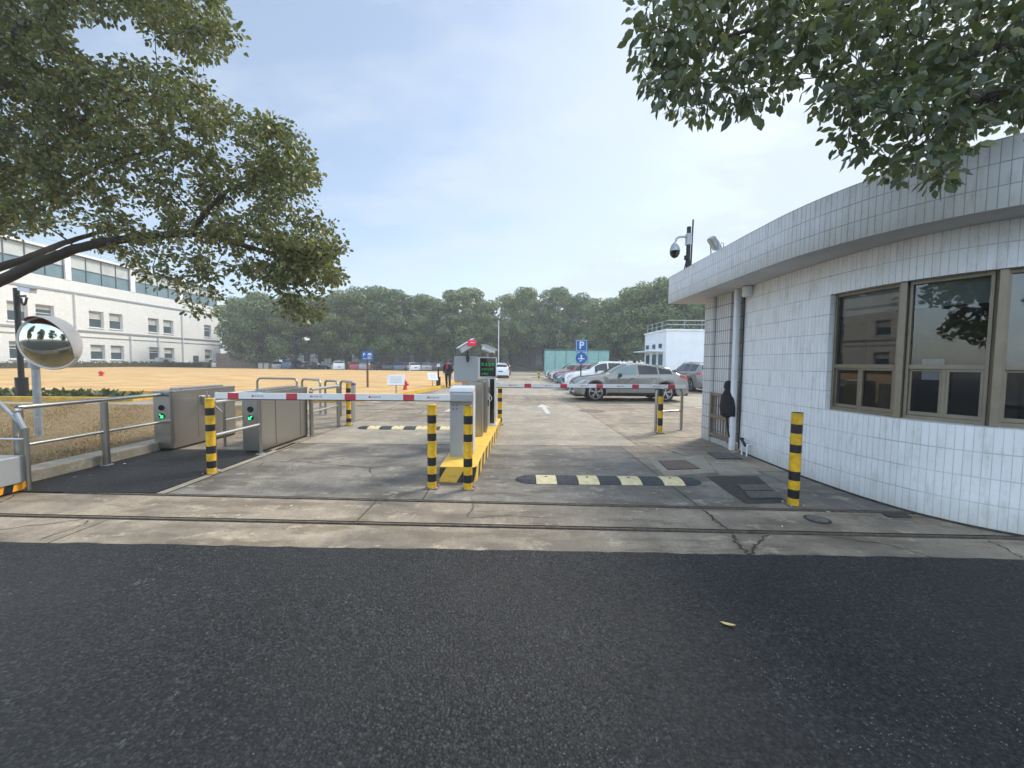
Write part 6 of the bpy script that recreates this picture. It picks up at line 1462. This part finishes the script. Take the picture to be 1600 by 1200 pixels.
E = [(0, 1), (1, 2), (2, 3), (3, 4), (4, 5), (5, 6), (0, 7), (7, 8), (8, 9), (9, 10), (0, 11), (11, 12), (12, 13), (13, 14), (2, 15), (15, 16), (16, 17), (17, 18), (2, 19), (19, 20), (20, 21), (21, 22)]
Rr = [(.15, .11), (.15, .11), (.17, .12), (.06, .06), (.05, .05), (.085, .10), (.06, .075), .085, .06, .042, .035, .085, .06, .042, .035, .065, .05, .035, .03, .065, .05, .035, .03]
skin_mesh('body', V, E, Rr, 'skin', t_)
# trousers, coat, scarf, hair, shoes follow the body
skin_mesh('trousers', [V[i] for i in (0, 7, 8, 9, 11, 12, 13)], [(0, 1), (1, 2), (2, 3), (0, 4), (4, 5), (5, 6)], [(.16, .13), .105, .078, .062, .105, .078, .062], 'trouser_black', t_)
skin_mesh('coat', [(0, 0, .72), (0, 0, .92), (0, 0, 1.12), (0, -.01, 1.33), (0, -.01, 1.42)]+[V[i] for i in (15, 16, 17, 19, 20, 21)], [(0, 1), (1, 2), (2, 3), (3, 4), (3, 5), (5, 6), (6, 7), (3, 8), (8, 9), (9, 10)],
          [(.20, .17), (.20, .16), (.19, .15), (.20, .14), (.08, .08), .09, .07, .056, .09, .07, .056], 'coat_black', t_, root=2)
b = MB(); b.lathe([(.095, 1.39), (.125, 1.41), (.13, 1.46), (.11, 1.49), (.085, 1.48)], 18, origin=(0, -.02, 0)); b.box(-.08, .0, -.19, -.14, 1.15, 1.42); b.build('scarf', 'scarf_red', t_, smooth=True, bevel=.01)
b = MB(); n = 16; vs = []
for i in range(8):
    a = PI*.5*i/7
    for k in range(n): q_ = 2*PI*k/n; vs.append((.098*math.cos(q_)*math.cos(a), -.015+.115*math.sin(q_)*math.cos(a), 1.58+.135*math.sin(a)-(.06 if math.sin(q_) > .1 else 0)*(1-math.sin(a))))
b.add(vs, [(i*n+k, i*n+(k+1) % n, (i+1)*n+(k+1) % n, (i+1)*n+k) for i in range(7) for k in range(n)]); b.build('hair', 'hair_grey', t_, smooth=True)
b = MB()
for sx in (-.032, .032): b.lathe([(.009, -.128), (.011, -.12)], 8, origin=(sx, 0, 1.585), axis='y')
b.build('eyes', 'black_paint', t_)
b = MB(); b.add([(-.014, -.122, 1.545), (.014, -.122, 1.545), (0, -.15, 1.548), (0, -.122, 1.59)], [(0, 1, 2), (0, 2, 3), (1, 3, 2)]); b.build('nose', 'skin', t_)
b = MB(); b.box(-.022, .022, -.124, -.118, 1.518, 1.526); b.build('mouth', 'scarf_red', t_)
for i, (fx, fy, fz, pt) in enumerate(((.11, -.15, .035, 0), (-.10, .22, .07, .35))):
    b = MB(); b.obox((fx, fy, fz), (.045, 0, 0), Vector((0, .13, -pt*.13)), (0, 0, .035)); b.build('shoe', 'shoe', t_, bevel=.02)
for sx, (hx, hy, hz_) in ((1, V[18]), (-1, V[22])):
    vs = [(hx, hy+.01, hz_+.03)]; ed_ = []; rad = [.028]
    for k in range(4):
        i0 = len(vs); vs += [(hx+(k-1.5)*.017*sx, hy-.005, hz_-.03), (hx+(k-1.5)*.018*sx, hy-.012, hz_-.065-.006*(k in (1, 2)))]; ed_ += [(0, i0), (i0, i0+1)]; rad += [.009, .007]
    i0 = len(vs); vs += [(hx-.03*sx, hy-.03, hz_+.0), (hx-.032*sx, hy-.04, hz_-.03)]; ed_ += [(0, i0), (i0, i0+1)]; rad += [.011, .008]
    skin_mesh('hand', vs, ed_, rad, 'skin', t_, sub=1)
bg_ = MB(); bg_.box(.21, .33, -.12, .06, .52, .74); bg_.tube([(.27, -.08, .74), (.27, -.06, .82), (.27, .0, .82), (.27, .02, .74)], .008, 6); tag(bg_.build('handbag', 'grey_light', None, bevel=.02, loc=(p.x, p.y, 0)), 'pale bag carried by the walking person', 'bag')

# ================================================================== HAZE
hm = bpy.data.materials.new('haze'); hm.use_nodes = True; hn = hm.node_tree.nodes; hn.clear()
ho = hn.new('ShaderNodeOutputMaterial'); pv = hn.new('ShaderNodeVolumePrincipled'); pv.inputs['Color'].default_value = (.93, .97, 1, 1); pv.inputs['Density'].default_value = .0018
hm.node_tree.links.new(pv.outputs[0], ho.inputs['Volume']); MATS['haze'] = hm
MB().box(-410, 410, -310, 510, -1.1, 24).build('haze', 'haze')['kind'] = 'stuff'
